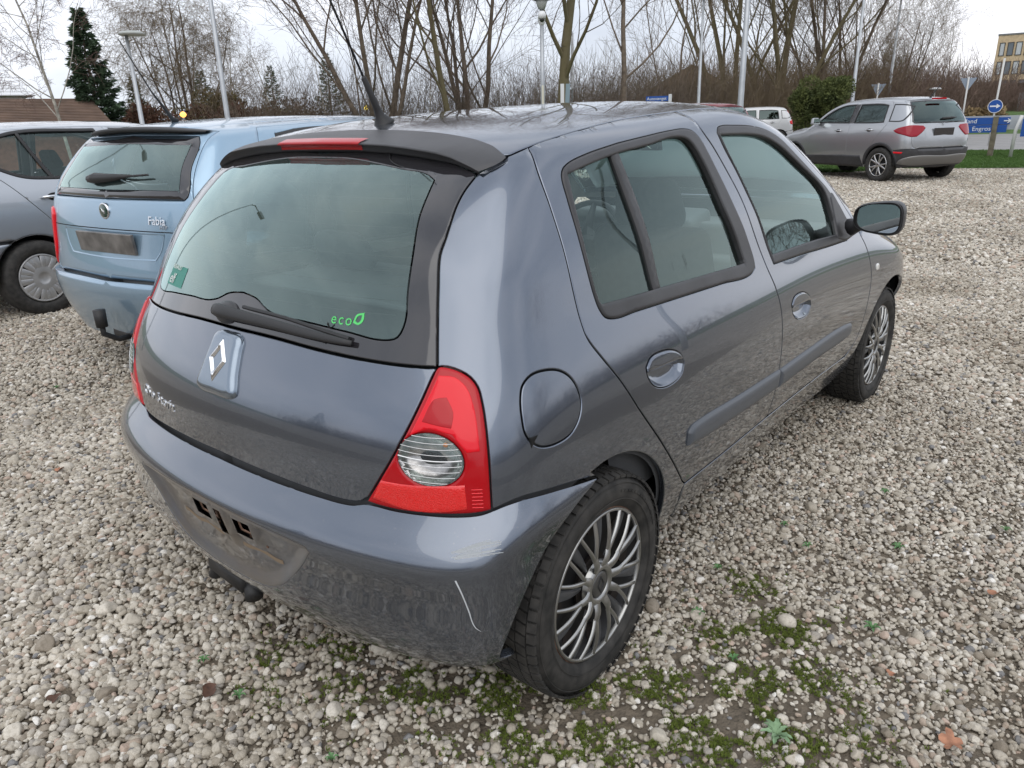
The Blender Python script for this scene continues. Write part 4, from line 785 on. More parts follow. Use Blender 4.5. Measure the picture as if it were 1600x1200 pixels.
# ================================================================== other parked cars
def rz_xy(x, y, a): return x*math.cos(a)-y*math.sin(a), x*math.sin(a)+y*math.cos(a)
def G(x, y):
    x = np.asarray(x, float); t = (x-2.6)/1.5
    return .0225*1.5*np.log1p(np.exp(np.clip(t, -30, 30)))
def Gf(x, y): return float(G(x, y))
def generic_wheel(parent, x, sg, hw, R, rim, style, face_m, zc):
    w_ = .10
    T = MB().lathe(tyre_prof(R, w_, rim+.004), 56).build('wheel', M_tyre, parent, True)
    c = MB(); c.lathe([(-w_*.80, rim), (-w_*.90, rim*.985), (-w_*.90, rim*.93), (-w_*.78, rim*.91)], 48)
    if style == 'cover7':
        c.lathe([(-w_*.93, rim*.5), (-w_*.97, rim*.3), (-w_*.95, rim*.22), (-w_*.90, rim*.20), (-w_*.90, 0)], 40)
        for k in range(7):
            a = 2*math.pi*k/7+.2; arc_bar(c, a-.17, a-.20, rim*.46, rim*.93, rim*.20, rim*.30, -w_*.94, -w_*.88); arc_bar(c, a+.17, a+.20, rim*.46, rim*.93, rim*.20, rim*.30, -w_*.94, -w_*.88)
            arc_bar(c, a+.45, a+.45, rim*.46, rim*.93, rim*.10, rim*.34, -w_*.90, -w_*.86)
    elif style == 'alloy5':
        c.lathe([(-w_*.80, rim*.22), (-w_*.86, rim*.18), (-w_*.86, 0)], 24)
        for k in range(5):
            a = 2*math.pi*k/5+.3
            for s_ in (-1, 1): arc_bar(c, a+s_*.14, a+s_*.26, rim*.18, rim*.94, rim*.17, rim*.12, -w_*.82, -w_*.90)
    else:
        c.lathe([(-w_*.86, rim*.3), (-w_*.90, rim*.18), (-w_*.90, 0)], 24)
        for k in range(9): a = 2*math.pi*k/9; arc_bar(c, a, a+.12, rim*.25, rim*.94, rim*.2, rim*.16, -w_*.86, -w_*.90)
    co = c.build('wheel_face', face_m, T, True); MB().lathe([(-w_*.7, rim), (-w_*.45, rim*.8), (-w_*.4, 0)], 40).build('wheel_dish', M_disc, T, True)
    T.location = (x, sg*-hw, zc); T.rotation_euler = (0, 0.4, math.pi if sg < 0 else 0); return T
def other_car(name, label, spec, loc, rz):
    P = spec['P']; B = Body(P); paint = spec['paint']; root = thing(name, label, 'car', loc, rz, 'cars parked on the gravel lot')
    Ra = spec['arch']; xf = spec['wb']; zc = spec['R']-.006; st = spec.get('step', .03); KM = dict(mirror=True)
    A = lambda x0, r=Ra, a0=0., a1=math.pi: [(x0+r*math.cos(t), zc+r*math.sin(t)) for t in np.linspace(a0, a1, 28)]
    zs, zb, zt = spec['zs'], spec['zbump'], spec['belt']
    xc = spec['xc']                                      # x where flank panel meets tailgate glass (tail corner), by height
    top = curve(spec['rail'], False, .04)
    tail = spec['tail']                                  # (y,z) of tailgate edge from rail down to bumper line, right half
    t_uv = B.ryz([(-y, z) for y, z in tail]); rail_uv = B.sxz(top)
    arR = B.sxz([p for p in A(0) if p[1] > zs+.02]); arF = B.sxz([p for p in A(xf) if p[1] > zs+.02])
    xe = spec['xfront']
    bl_uv = B.sxz([(-.12-Ra*.75, zb), (-Ra*.93, zb-.02)])
    arR_b = B.sxz([p for p in A(0) if p[1] > zs+.02 and not (p[0] < 0 and p[1] < zb-.02)])
    outer = np.vstack([curve(rail_uv.tolist(), False, .04), B.sxz([(xe-.55, spec['zhood']), (xe-.12, spec['zhood']-.08), (xe-.05, .5), (xe-.25, zs+.03)]), arF[:], B.sxz([(xf-Ra-.03, zs), (Ra+.03, zs)]), arR_b, curve(t_uv[::-1].tolist(), False, .03)])
    doors = [curve(B.sxz(d).tolist(), step=.03, ang=35) for d in spec['doors']]
    body_ = panel('body_side', B, outer, paint, root, doors, step=st, gap=.001, flange=.02, **KM)
    wins = spec['windows']; ob = [curve(B.sxz(w_).tolist(), step=.02, ang=50) for w_ in wins]
    for d in doors:
        hs = [w_ for w_ in ob if inside(w_.mean(0)[None], d)[0]]
        panel(spec.get('door_name', 'door'), B, d, paint, root, hs, step=st, gap=.003, flange=.02, **KM)
    for w_ in ob:
        i_ = offset(ccw(w_), .022)
        panel('window_seal', B, w_, M_rub, root, [i_], h=ext_h(.003, .008), rings=(.003, .008), flange=.015, step=.03, **KM)
        panel('side_window', B, offset(ccw(i_), -.003), spec.get('glass', M_glass) if w_ is ob[1] else spec.get('glass_rear', spec.get('glass', M_glass)), root, h=lambda d: -.010+0*d, flange=0, step=.06, **KM)
    for dv in spec.get('dividers', []): panel('window_divider', B, curve(B.sxz(dv).tolist(), step=.03), M_rub, root, h=ext_h(.004, .008, .0), rings=(.003,), flange=.01, step=.03, **KM)
    for pl in spec.get('black_pillars', []): panel('pillar_cover', B, curve(B.sxz(pl).tolist(), step=.03), M_frit, root, h=ext_h(.002, .004, .0), rings=(.002,), flange=.003, step=.03, **KM)
    # roof + windscreen
    rx = B.side(rail_uv)[:, :2]; x0, z0 = spec['rail'][0]; ws_ = spec['ws']
    wsp = curve([(ws_[0]+.03, -ws_[1]), (ws_[0], 0), (ws_[0]+.03, ws_[1]), (ws_[2]-.12, ws_[3]), (ws_[2], 0), (ws_[2]-.12, -ws_[3])], ang=60)
    half = np.vstack([[[spec['xroof'], 0]], [[spec['xroof']+.01, -abs(rx[0, 1])*.6]], rx, [[ws_[2]+.05, -ws_[3]*.6], [ws_[2]+.08, 0]]])
    full = np.vstack([half, (half*[1, -1])[::-1][1:-1]])
    panel('roof_panel', B, full, paint, root, [wsp], chart='roof', step=st*1.3, gap=.002, flange=.02); panel('headlining', B, full, M_head, root, [wsp], chart='roof', h=lambda d: -.025+0*d, flange=0, step=.08)
    panel('windscreen', B, offset(ccw(wsp), -.004), M_glass, root, chart='roof', h=lambda d: -.004+0*d, flange=0, step=.1)
    hb = np.array([(ws_[2]+.09, 0), (ws_[2]+.0, -ws_[3]*.9), (xe-.5, -.66), (xe-.16, -.5), (xe-.10, 0)]); hb = np.vstack([hb, (hb*[1, -1])[::-1][1:-1]])
    panel('bonnet', B, curve(hb, ang=50), paint, root, chart='roof', step=.06)
    # tailgate
    c0 = -B.R*math.pi/2; tz = [z for _, z in tail]; gl = spec['rglass']; g_uv = B.ryz([(-y, z) for y, z in gl])
    tg = np.vstack([[[c0, tz[0]+spec.get('tcrown', .015)]], curve(t_uv.tolist(), False, .03), [[c0, tz[-1]]]])
    gsym = symm(B, np.vstack([[[c0, gl[0][1]+.012]], curve(g_uv.tolist(), False, .03, ang=40), [[c0, gl[-1][1]]]]))
    lamp_uv = curve([(B.ryz([(-q[1], q[2])]) if q[0] == 'r' else B.sxz([q[1:]]))[0].tolist() for q in spec['lamp_xz']], step=.015, ang=45)
    tgp = panel('tailgate', B, symm(B, tg), paint, root, [gsym], step=st, gap=.003, flange=.02)
    frm = panel('rear_window_border', B, gsym, M_frit, root, [offset(ccw(gsym), spec.get('frit', .05))], step=st, gap=.002, flange=.01)
    panel('rear_window', B, offset(ccw(gsym), spec.get('frit', .05)), spec.get('rglassm', M_rglass), root, h=lambda d: 0*d, flange=0, step=.05)
    LP = panel('tail_light', B, lamp_uv, spec.get('lampm', M_lensr), root, h=ext_h(.012, .02, .001), rings=(.004, .010, .018), flange=.01, step=.02, **KM)
    if spec.get('lamp_white') is not None:
        for mir, par in ((False, LP[0]), ('only', LP[1])): panel('clear_band', B, curve(B.inv(B.side(np.array(spec['lamp_white']))).tolist(), step=.015, ang=45), M_lensc, par, h=ext_h(.003, .004, .012), rings=(.003,), flange=.003, step=.015, mirror=mir)
    # bumper
    bp = np.vstack([[[c0, tz[-1]-.008]], curve(np.vstack([t_uv[-1:]-[0, .008], bl_uv, ]).tolist(), False, .03), B.sxz([p for p in A(0) if p[0] < 0 and zs+.02 < p[1] < zb-.02]), B.sxz([(-Ra-.01, zs+.01)]), [[c0, zs]]])
    BP = Body(dict(P, xr=[x-dx for x, dx in zip(P['xr'], spec['bdx'])], w=[w_+.006 for w_ in P['w']]))
    panel('rear_bumper', BP, symm(BP, bp), spec.get('bumpm', paint), root, step=st, flange=.04)
    # inside: dark shell, seats, dash
    ish_ = np.vstack([[[c0, zs+.02]], B.sxz([(-.42, zs+.02)]), B.sxz(A(0, Ra-.005, math.pi*.97, .03)), B.sxz([(.5, zs), (xf-Ra-.05, zs)]), B.sxz(A(xf, Ra+.01, math.pi*.97, .1)), B.sxz([(xe-.15, .45), (xe-.2, .6)]), B.sxz([(ws_[2], zt-.12), (.5, zt-.06)]), B.ryz([(-.6, zt-.06)]), [[c0, zt-.06]]])
    panel('inner_shell', B, ish_, M_inner, root, h=lambda d: -.025+0*d, flange=0, step=.10, **KM)
    MB().box(((xf)/2, 0, zs+.03), (xf-.7, 1.45, .06)).box((-.35, 0, zs+.14), (.5, .9, .06)).build('underbody', M_black, root)
    for y in (-.37, .37): seat(xf-1.18, y, .50, .28, root, zb=.50+spec.get('dz', 0))
    seat(.50, 0, 1.2, .36, root, True, .52+spec.get('dz', 0)); MB().box((xf-.50, 0, zt-.14), (.45, 1.3, .24)).build('dashboard', M_inner, root, bevel=.03)
    MB().tube([(xf-.78+.10*math.sin(t)*0-.07*math.sin(t), .37+.18*math.cos(t), zt-.06+.165*math.sin(t)) for t in np.linspace(0, 2*math.pi, 25)], .014, 6, False).build('steering_wheel', M_rub, root, True)
    for x_ in (0, xf):
        for sg in (1, -1): generic_wheel(root, x_, sg, spec['hw'], spec['R'], spec['rim'], spec['style'], spec['facem'], zc)
    for x_ in (0, xf):
        for sg in (1, -1):
            V = [(x_+(Ra+.01)*math.cos(t), sg*y, zc+(Ra+.01)*math.sin(t)) for y in (.5, spec['hw']+.09) for t in np.linspace(0, math.pi, 20)]
            m_ = MB(); m_.add(V, [(k, k+1, 21+k, 20+k) for k in range(19)]); m_.add(V[:20], [tuple(range(20))]); m_.build('wheel_housing', M_black, root, True)
    # mirrors, handles
    for sg in (1, -1):
        mx, my, mz = spec['mirror']; o = MB().box((mx, sg*-(my+.10), mz), (.11, .20, .14), taper=.8).build('door_mirror', spec.get('mirrm', paint), root, bevel=.03); MB().box((mx-.057, sg*-(my+.10), mz), (.006, .17, .115)).build('mirror_glass', M_mirr, o); MB().box((mx+.02, sg*-(my-.02), mz-.04), (.08, .10, .05)).build('mirror_arm', M_rub, o)
    for hx, hz in spec['handles']:
        X = B.side(B.sxz([(hx, hz)]))[0]
        for sg in (1, -1):
            panel_c = np.array([(u_, z_) for u_, z_ in [(B.sxz([(hx+.02+.065*math.cos(t), hz-.002+.032*math.sin(t))])[0]) for t in np.linspace(0, 2*math.pi, 20, endpoint=False)]])
            d_ = panel('handle_recess', B, panel_c, M_black if spec.get('chrome_h') else paint, root, h=ext_h(.0015, .01), rings=(.004,), flange=0, step=.02, mirror=False if sg > 0 else 'only')
            MB().tube([(hx-.09, sg*(X[1]-.004), hz), (hx-.075, sg*(X[1]-.028), hz+.002), (hx+.075, sg*(X[1]-.028), hz+.004), (hx+.10, sg*(X[1]-.004), hz+.002)], [.009, .012, .012, .009], 8).build('door_handle', M_chrome if spec.get('chrome_h') else paint, d_, True)
    return root, B, BP
ZK = [.15, .35, .55, .75, .95, 1.10, 1.30, 1.50]
def wiper_on(root, B, pts, r=(.016, .018, .012, .007), h=.022):
    X = B.side(B.ryz(pts)); n = B.N(X); o = MB().tube((X+n*h).tolist(), list(r), 8).build('rear_wiper', M_rub, root, True); return o
# ---- light blue hatchback
P_blue = dict(xz=ZK, xr=[-.60, -.665, -.70, -.680, -.655, -.610, -.475, -.33], wz=ZK, w=[.74, .79, .815, .822, .80, .745, .665, .585], tx=[-.4, 0, .4, .9, 1.4, 1.8, 2.15, 2.4, 2.8, 3.1],
    top=[1.435, 1.462, 1.478, 1.48, 1.455, 1.33, 1.12, 1.03, .97, .85], cr=[.13, .12, .12], kc=[.12, .10, .08], tcr=.05, tap=.012, ftap=.0, ftu=.03, kt=.05, xn=3.0, XB=2.4, zmax=1.6)
blue = dict(P=P_blue, paint=M_blue, arch=.33, wb=2.462, R=.30, rim=.19, zs=.22, zbump=.60, belt=1.02, xc=-.5, rail=[(-.42, 1.395), (-.1, 1.420), (.4, 1.438), (.9, 1.440), (1.3, 1.415), (1.6, 1.33), (1.85, 1.19), (2.05, 1.04)],
    tail=[(.545, 1.385), (.565, 1.34), (.60, 1.20), (.645, 1.045), (.69, .90), (.69, .70), (.665, .635), (.60, .605)], rglass=[(.505, 1.36), (.54, 1.325), (.575, 1.20), (.615, 1.045), (.60, 1.030)], xroof=-.44, xfront=3.28, zhood=.92,
    doors=[[(.02, 1.03), (-.10, 1.10), (-.14, 1.20), (-.02, 1.40), (.6, 1.420), (.80, 1.417), (.84, 1.0), (.86, .34), (.42, .34), (.30, .55), (.10, .85)], [(.85, 1.0), (.82, 1.417), (1.25, 1.395), (1.55, 1.30), (1.8, 1.17), (1.98, 1.02), (2.0, .6), (1.95, .36), (.88, .34)]],
    windows=[[(-.04, 1.08), (.05, 1.36), (.22, 1.385), (.72, 1.400), (.76, 1.05), (.10, 1.04)], [(.88, 1.04), (.88, 1.400), (1.22, 1.385), (1.50, 1.28), (1.72, 1.15), (1.84, 1.04)]], dividers=[[(.20, 1.385), (.225, 1.385), (.235, 1.04), (.205, 1.04)]],
    ws=(1.48, .50, 2.14, .62), lamp=None, lamp_xz=[('r', .62, .925), ('r', .66, .955), ('s', -.46, .955), ('s', -.42, .86), ('s', -.43, .70), ('s', -.46, .625), ('r', .72, .620), ('r', .66, .70), ('r', .635, .85)], lamp_white=None, bdx=[.02, .03, .035, .01, 0, 0, 0, 0], hw=.72, style='cover7', facem=M_silverw, mirror=(1.72, .80, 1.05), handles=[(.18, .93), (1.05, .92)], step=.028, frit=.045)
blue0 = blue
zc_ = lambda z: z if z < 1.05 else 1.05+(z-1.05)*.915
zl = lambda l: [(a, zc_(b)) for a, b in l]
blue = dict(blue0, P=dict(P_blue, top=[zc_(t) for t in P_blue['top']], xz=[zc_(z) for z in ZK], w=[w_*1.025 for w_ in P_blue['w']], zmax=1.5), rail=zl(blue0['rail']), tail=zl(blue0['tail']), rglass=zl(blue0['rglass']), doors=[zl(d) for d in blue0['doors']], windows=[zl(d) for d in blue0['windows']], dividers=[zl(d) for d in blue0['dividers']])
blue['P']['wz'] = [zc_(z) for z in ZK]

fab, FB, FBB = other_car('parked_car', 'light blue hatchback with black roof lip and empty plate holder', blue, (1.10, 2.74, 0), math.radians(7))
FBc = -FB.R*math.pi/2
fl = FB.side(FB.ryz([(-.53, 1.352), (-.25, 1.370), (0, 1.376), (.25, 1.370), (.53, 1.352)])); fl = curve(fl.tolist(), False, .04)
rows = []; k_ = (1-np.abs(np.linspace(-1, 1, len(fl)))**4)[:, None]
for dx, dz in ((.06, .006), (-.02, .010), (-.075, .006), (-.088, .000), (-.082, -.014), (-.03, -.022), (.03, -.02)): rows.append(fl+np.array([dx, 0, dz])*np.where([[True, False, True]], .35+.65*k_, 0)+np.array([0, 0, .004]))
loft('roof_spoiler', rows, M_rub, fab)
wiper_on(fab, FB, [(.16, 1.115), (.10, 1.12), (-.05, 1.125), (-.22, 1.135)], (.02, .03, .02, .006)); wiper_on(fab, FB, [(-.1, 1.128), (-.2, 1.133), (-.30, 1.138), (-.34, 1.14)], (.006, .006, .006, .005))
pr_ = curve(FB.ryz([(-.31, .845), (.31, .845), (.29, .70), (-.29, .70)]).tolist(), step=.02, ang=40)
pl_ = panel('plate_recess', FB, curve([(FBc-.36, .862), (FBc+.36, .862), (FBc+.335, .775), (FBc+.30, .722), (FBc, .715), (FBc-.30, .722), (FBc-.335, .775)], step=.02, ang=50), M_blue, fab, h=lambda d: .0022-.014*np.clip(d/.03, 0, 1)**2*(3-2*np.clip(d/.03, 0, 1)), rings=(.008, .015, .022, .03), flange=0, step=.02)
X = FB.side([[FBc, .80]])[0]; MB().box((X[0]-.008, 0, .800), (.02, .52, .11), ry=-.10).build('plate_holder', M_plate, pl_, bevel=.004)
for y in (-.19, -.14, .12, .22): MB().tube([(X[0]-.010, y, .80), (X[0]-.016, y, .80)], .006, 8).build('screw', M_rust, pl_)
for y_ in (-.52, .52): pass
ln = ribbon('tailgate_crease', FB, curve([(FBc-.66, .868), (FBc, .872), (FBc+.66, .868)], False, .04), .006, M_black, fab, .0015)
X = FB.side([[FBc, .965]])[0]; bd = MB().lathe([(-.004, .044), (.006, .044), (.009, .040), (.008, .036), (.010, .0)], 32).build('round_badge', M_chrome, fab, True); bd.location = (X[0], 0, X[2]); bd.rotation_euler = (0, 0, math.pi/2)
bdg = MB().lathe([(.0098, .034), (.0108, .032), (.0112, 0)], 28).build('badge_field', mat('green_black_enamel', (.01, .05, .03), .2, 0, 1), bd, True)
ar_ = MB(); ar_.tube([(-.016, .0125, -.012), (.004, .0125, .002), (.014, .0125, .016)], [.004, .003, .001], 5)
for k in range(3): ar_.tube([(-.004, .0125, .002), (-.010-.003*k, .0125, .014-.006*k)], [.003, .001], 4)
ar_.build('winged_arrow', M_chrome, bd)
text_on('Fabia', FB, tuple(FB.ryz([(-.36, .925)])[0]), .062, M_chrome, fab, extrude=.002, lift=.003); tb = FB.ryz([(-.44, .893)])[0]
text_on('HTP', FB, tuple(tb), .030, M_chrome, fab, extrude=.001, lift=.003)
tw = MB(); tw.tube([(-.62, -.02, .27), (-.72, -.02, .27), (-.80, -.02, .32), (-.80, -.02, .40)], .016, 10).tube([(-.80, -.02, .36), (-.80, -.02, .455)], [.030, .032], 12).box((-.6, -.02, .28), (.12, .3, .05)); tw.build('tow_ball', M_rub, fab, True)
c_ = FB.roof([[-.12, 0]])[0]; MB().tube([c_.tolist(), (c_[0]-.02, 0, c_[2]+.02), (c_[0]-.12, 0, c_[2]+.16), (c_[0]-.26, 0, c_[2]+.42)], [.025, .012, .004, .003], 8).build('aerial', M_rub, fab, True)
# ---- silver-grey hatchback at the left edge
P_slv = dict(P_blue, w=[.76, .81, .84, .845, .815, .755, .68, .61])
slv = dict(blue0, P=P_slv, paint=M_silver, arch=.335, R=.295, rim=.19, style='cover7', hw=.745, chrome_h=True, doors=[[(-.12, 1.06), (-.24, 1.14), (-.20, 1.24), (-.05, 1.40), (.6, 1.420), (.86, 1.418), (.90, 1.0), (.88, .34), (.42, .34), (.34, .48), (.10, .80)], [(.91, 1.0), (.875, 1.417), (1.25, 1.395), (1.55, 1.305), (1.8, 1.20), (2.0, 1.06), (2.02, .6), (1.95, .36), (.90, .34)]],
    windows=[[(-.20, 1.17), (-.04, 1.36), (.12, 1.395), (.79, 1.405), (.82, 1.03), (.28, 1.03), (.05, 1.055)], [(.93, 1.03), (.92, 1.405), (1.22, 1.39), (1.50, 1.31), (1.72, 1.19), (1.86, 1.06)]], dividers=[[(.14, 1.395), (.165, 1.395), (.30, 1.03), (.265, 1.03)]], handles=[(.22, .90), (1.12, .90)], step=.03, mirrm=M_silver)
suz, SB, SBB = other_car('parked_car', 'silver-grey hatchback with chrome door handles, cut off by the left edge', slv, (.75, 5.80, 0), math.radians(8))
# ---- grey SUV
P_suv = dict(xz=[.25, .45, .65, .85, 1.0, 1.15, 1.40, 1.58], xr=[-.60, -.70, -.715, -.700, -.665, -.615, -.47, -.34], wz=[.25, .45, .65, .85, 1.0, 1.15, 1.35, 1.58], w=[.82, .865, .885, .885, .868, .825, .755, .675], tx=[-.4, 0, .5, 1.0, 1.4, 1.75, 2.1, 2.45, 2.9, 3.25],
    top=[1.575, 1.60, 1.615, 1.605, 1.565, 1.43, 1.21, 1.10, 1.05, .93], cr=[.13, .12, .12], kc=[.12, .10, .08], tcr=.045, tap=.012, ftap=.0, ftu=.03, kt=.05, xn=3.15, XB=2.5, zmax=1.7, zt=1.08)
M_dglass = glass_mat('dark_privacy_glass', (.10, .11, .12), 1.2, 0)
suv = dict(P=P_suv, paint=M_dsilver, arch=.375, wb=2.50, R=.334, rim=.225, zs=.27, zbump=.62, belt=1.10, xc=-.5, rail=[(-.42, 1.53), (-.1, 1.552), (.4, 1.565), (.9, 1.565), (1.3, 1.535), (1.6, 1.43), (1.85, 1.28), (2.05, 1.14)],
    tail=[(.60, 1.52), (.64, 1.40), (.69, 1.20), (.725, 1.10), (.72, .90), (.70, .72), (.66, .665), (.60, .64)], rglass=[(.56, 1.505), (.595, 1.44), (.635, 1.30), (.675, 1.135), (.64, 1.105)], xroof=-.44, xfront=3.46, zhood=1.0,
    doors=[[(-.02, 1.04), (-.06, 1.10), (-.02, 1.46), (.02, 1.515), (.6, 1.53), (.84, 1.527), (.88, 1.1), (.88, .36), (.46, .36), (.38, .55), (.20, .75)], [(.89, 1.1), (.855, 1.527), (1.25, 1.51), (1.55, 1.42), (1.8, 1.28), (2.0, 1.12), (2.03, .6), (1.98, .38), (.90, .36)]],
    windows=[[(.03, 1.13), (.06, 1.45), (.20, 1.475), (.78, 1.485), (.81, 1.12), (.2, 1.12)], [(.92, 1.12), (.91, 1.485), (1.22, 1.47), (1.50, 1.38), (1.72, 1.25), (1.88, 1.13)], [(-.45, 1.20), (-.40, 1.42), (-.32, 1.455), (-.06, 1.468), (-.08, 1.14), (-.40, 1.15)]],
    ws=(1.48, .54, 2.16, .66), lamp=None, lamp_xz=[('r', .42, 1.015), ('r', .47, 1.06), ('r', .74, 1.07), ('s', -.50, 1.06), ('s', -.34, 1.02), ('s', -.26, .975), ('s', -.36, .93), ('s', -.52, .89), ('r', .74, .86), ('r', .62, .86), ('r', .50, .94)], lampm=mat('dark_red_lens', (.30, .006, .018), .2, 0, .4, spec=.25), lamp_white=None, bdx=[.02, .03, .03, .0, 0, 0, 0, 0], bumpm=M_trim, hw=.775, style='alloy5', facem=mat('machined_alloy', (.55, .55, .55), .25, .9), mirror=(1.78, .86, 1.17), handles=[(.32, .99), (1.16, .98)], chrome_h=True, step=.035, frit=.02, rglassm=M_dglass, glass_rear=M_dglass, dz=.12,
    black_pillars=[[(.80, 1.12), (.79, 1.485), (.91, 1.487), (.92, 1.12)]])
vit, VB, VBB = other_car('parked_car', 'mid-grey SUV with dark red tail lamps beside the blue signs', suv, (16.05, 1.98, 0), math.radians(59))
Vc = -VB.R*math.pi/2
panel('silver_skid_plate', VBB, symm(VBB, curve([[Vc, .50], [Vc+.50, .50], [Vc+.62, .44], [Vc+.66, .36], [Vc+.5, .33], [Vc, .33]], False)), mat('satin_skid_plate', (.24, .235, .225), .4, .5), vit, h=ext_h(.012, .02), rings=(.005, .015), flange=.01, step=.05)
for mir in (False, 'only'): panel('bumper_reflector', VBB, curve([(Vc+.60, .585), (Vc+.72, .59), (Vc+.72, .555), (Vc+.61, .55)], step=.02), M_lensr, vit, h=ext_h(.006, .01), rings=(.004,), flange=.004, step=.02, mirror=mir)
panel('plate_recess', VB, curve([(Vc-.36, 1.03), (Vc+.36, 1.03), (Vc+.31, .83), (Vc-.31, .83)], ang=60, step=.03), M_dsilver, vit, h=lambda d: .002-.014*np.clip(d/.03, 0, 1), rings=(.01, .02, .03), flange=0, step=.04)
MB().box((VB.side([[Vc, .93]])[0][0]-.004, 0, .94), (.02, .50, .14), ry=-.05).build('plate_holder', M_frit, vit, bevel=.004)
text_on('A GODE BILER', VB, None, .022, M_chrome, vit, X=(VB.side([[Vc, .93]])[0][0]-.016, .09, .885), N=(-1, 0, .05), extrude=.001) if False else None
X = VB.side([[Vc, 1.07]])[0]; sb = MB(); sb.tube([(X[0]-.004, -.025, 1.095), (X[0]-.004, .02, 1.082), (X[0]-.004, -.02, 1.062), (X[0]-.004, .025, 1.048)], .009, 6); sb.build('chrome_badge', M_chrome, vit)
wiper_on(vit, VB, [(.02, 1.17), (-.1, 1.175), (-.25, 1.18), (-.36, 1.185)], (.018, .022, .018, .01))
MB().box((-.455, 0, 1.545), (.04, .34, .03)).build('high_brake_light', M_lensd, vit)
for sg in (1, -1): MB().box((1.45, sg*.0, 0), (.001, .001, .001)) if False else None
for sg in (1, -1):
    cl_ = np.vstack([VB.sxz([(.44, .30), (2.08, .30)]), VB.sxz([(2.06, .46), (.52, .46)])])
panel('lower_cladding', VB, VB.sxz([(.42, .275), (2.10, .275), (2.07, .47), (1.0, .50), (.50, .50)]), M_trim, vit, h=ext_h(.014, .02), rings=(.006, .018), flange=.004, step=.05, mirror=True)
for x_ in (0, 2.5):
    a_o = [(x_+.432*math.cos(t), .328+.432*math.sin(t)) for t in np.linspace(-.05, math.pi+.05, 40)]; a_i = [(x_+.374*math.cos(t), .328+.374*math.sin(t)) for t in np.linspace(math.pi, 0, 40)]
    panel('arch_cladding', VB, VB.sxz(a_o+a_i), M_trim, vit, h=ext_h(.014, .02), rings=(.006, .018), flange=.02, step=.05, mirror=True)
c_ = VB.roof([[-.25, 0]])[0]; MB().tube([c_.tolist(), (c_[0]-.01, 0, c_[2]+.02), (c_[0]-.22, 0, c_[2]+.26)], [.03, .012, .004], 8).build('aerial', M_rub, vit, True)
# ---- white estate and red car further back
P_wht = dict(P_suv, top=[1.60, 1.64, 1.655, 1.645, 1.60, 1.47, 1.25, 1.14, 1.09, .97], XB=2.8, xn=3.45, tx=[-.4, 0, .6, 1.2, 1.65, 2.0, 2.4, 2.75, 3.2, 3.55])
wht = dict(suv, P=P_wht, paint=M_white, wb=2.80, xfront=3.75, bumpm=M_white, step=.06, lampm=M_lensr, lamp_xz=[('r', .60, 1.46), ('r', .635, 1.45), ('s', -.56, 1.12), ('s', -.42, 1.02), ('s', -.46, .90), ('r', .66, .88), ('r', .68, 1.10)], rail=[(-.42, 1.56), (0, 1.585), (.5, 1.60), (1.1, 1.60), (1.5, 1.565), (1.85, 1.46), (2.15, 1.31), (2.4, 1.17)],
    doors=[[(-.02, 1.04), (-.06, 1.10), (-.02, 1.48), (.02, 1.53), (.6, 1.55), (.94, 1.555), (.98, 1.1), (.98, .36), (.46, .36), (.38, .55), (.20, .75)], [(.99, 1.1), (.955, 1.555), (1.45, 1.535), (1.75, 1.46), (2.05, 1.32), (2.3, 1.14), (2.33, .6), (2.28, .38), (1.0, .36)]],
    windows=[[(.03, 1.13), (.06, 1.47), (.20, 1.495), (.88, 1.51), (.91, 1.12), (.2, 1.12)], [(1.02, 1.12), (1.01, 1.51), (1.42, 1.495), (1.72, 1.41), (1.97, 1.28), (2.16, 1.13)], [(-.48, 1.22), (-.40, 1.40), (-.30, 1.46), (-.06, 1.487), (-.08, 1.14), (-.40, 1.15)]], black_pillars=[], ws=(1.75, .56, 2.45, .68), mirror=(2.05, .88, 1.19), glass=M_dglass)
vol, _, _ = other_car('parked_car', 'white estate car with tall red tail lamps, left of the conifer bush', wht, (33.2, 11.3, 0), math.radians(128))
red = dict(suv, paint=M_red, step=.07, black_pillars=[], lampm=M_lensr, glass=M_dglass, rglassm=M_rglass, chrome_h=False)
rdc, RB, _ = other_car('parked_car', 'dark red hatchback of which only the roof shows above the near car', red, (13.6, 5.3, 0), math.radians(62))
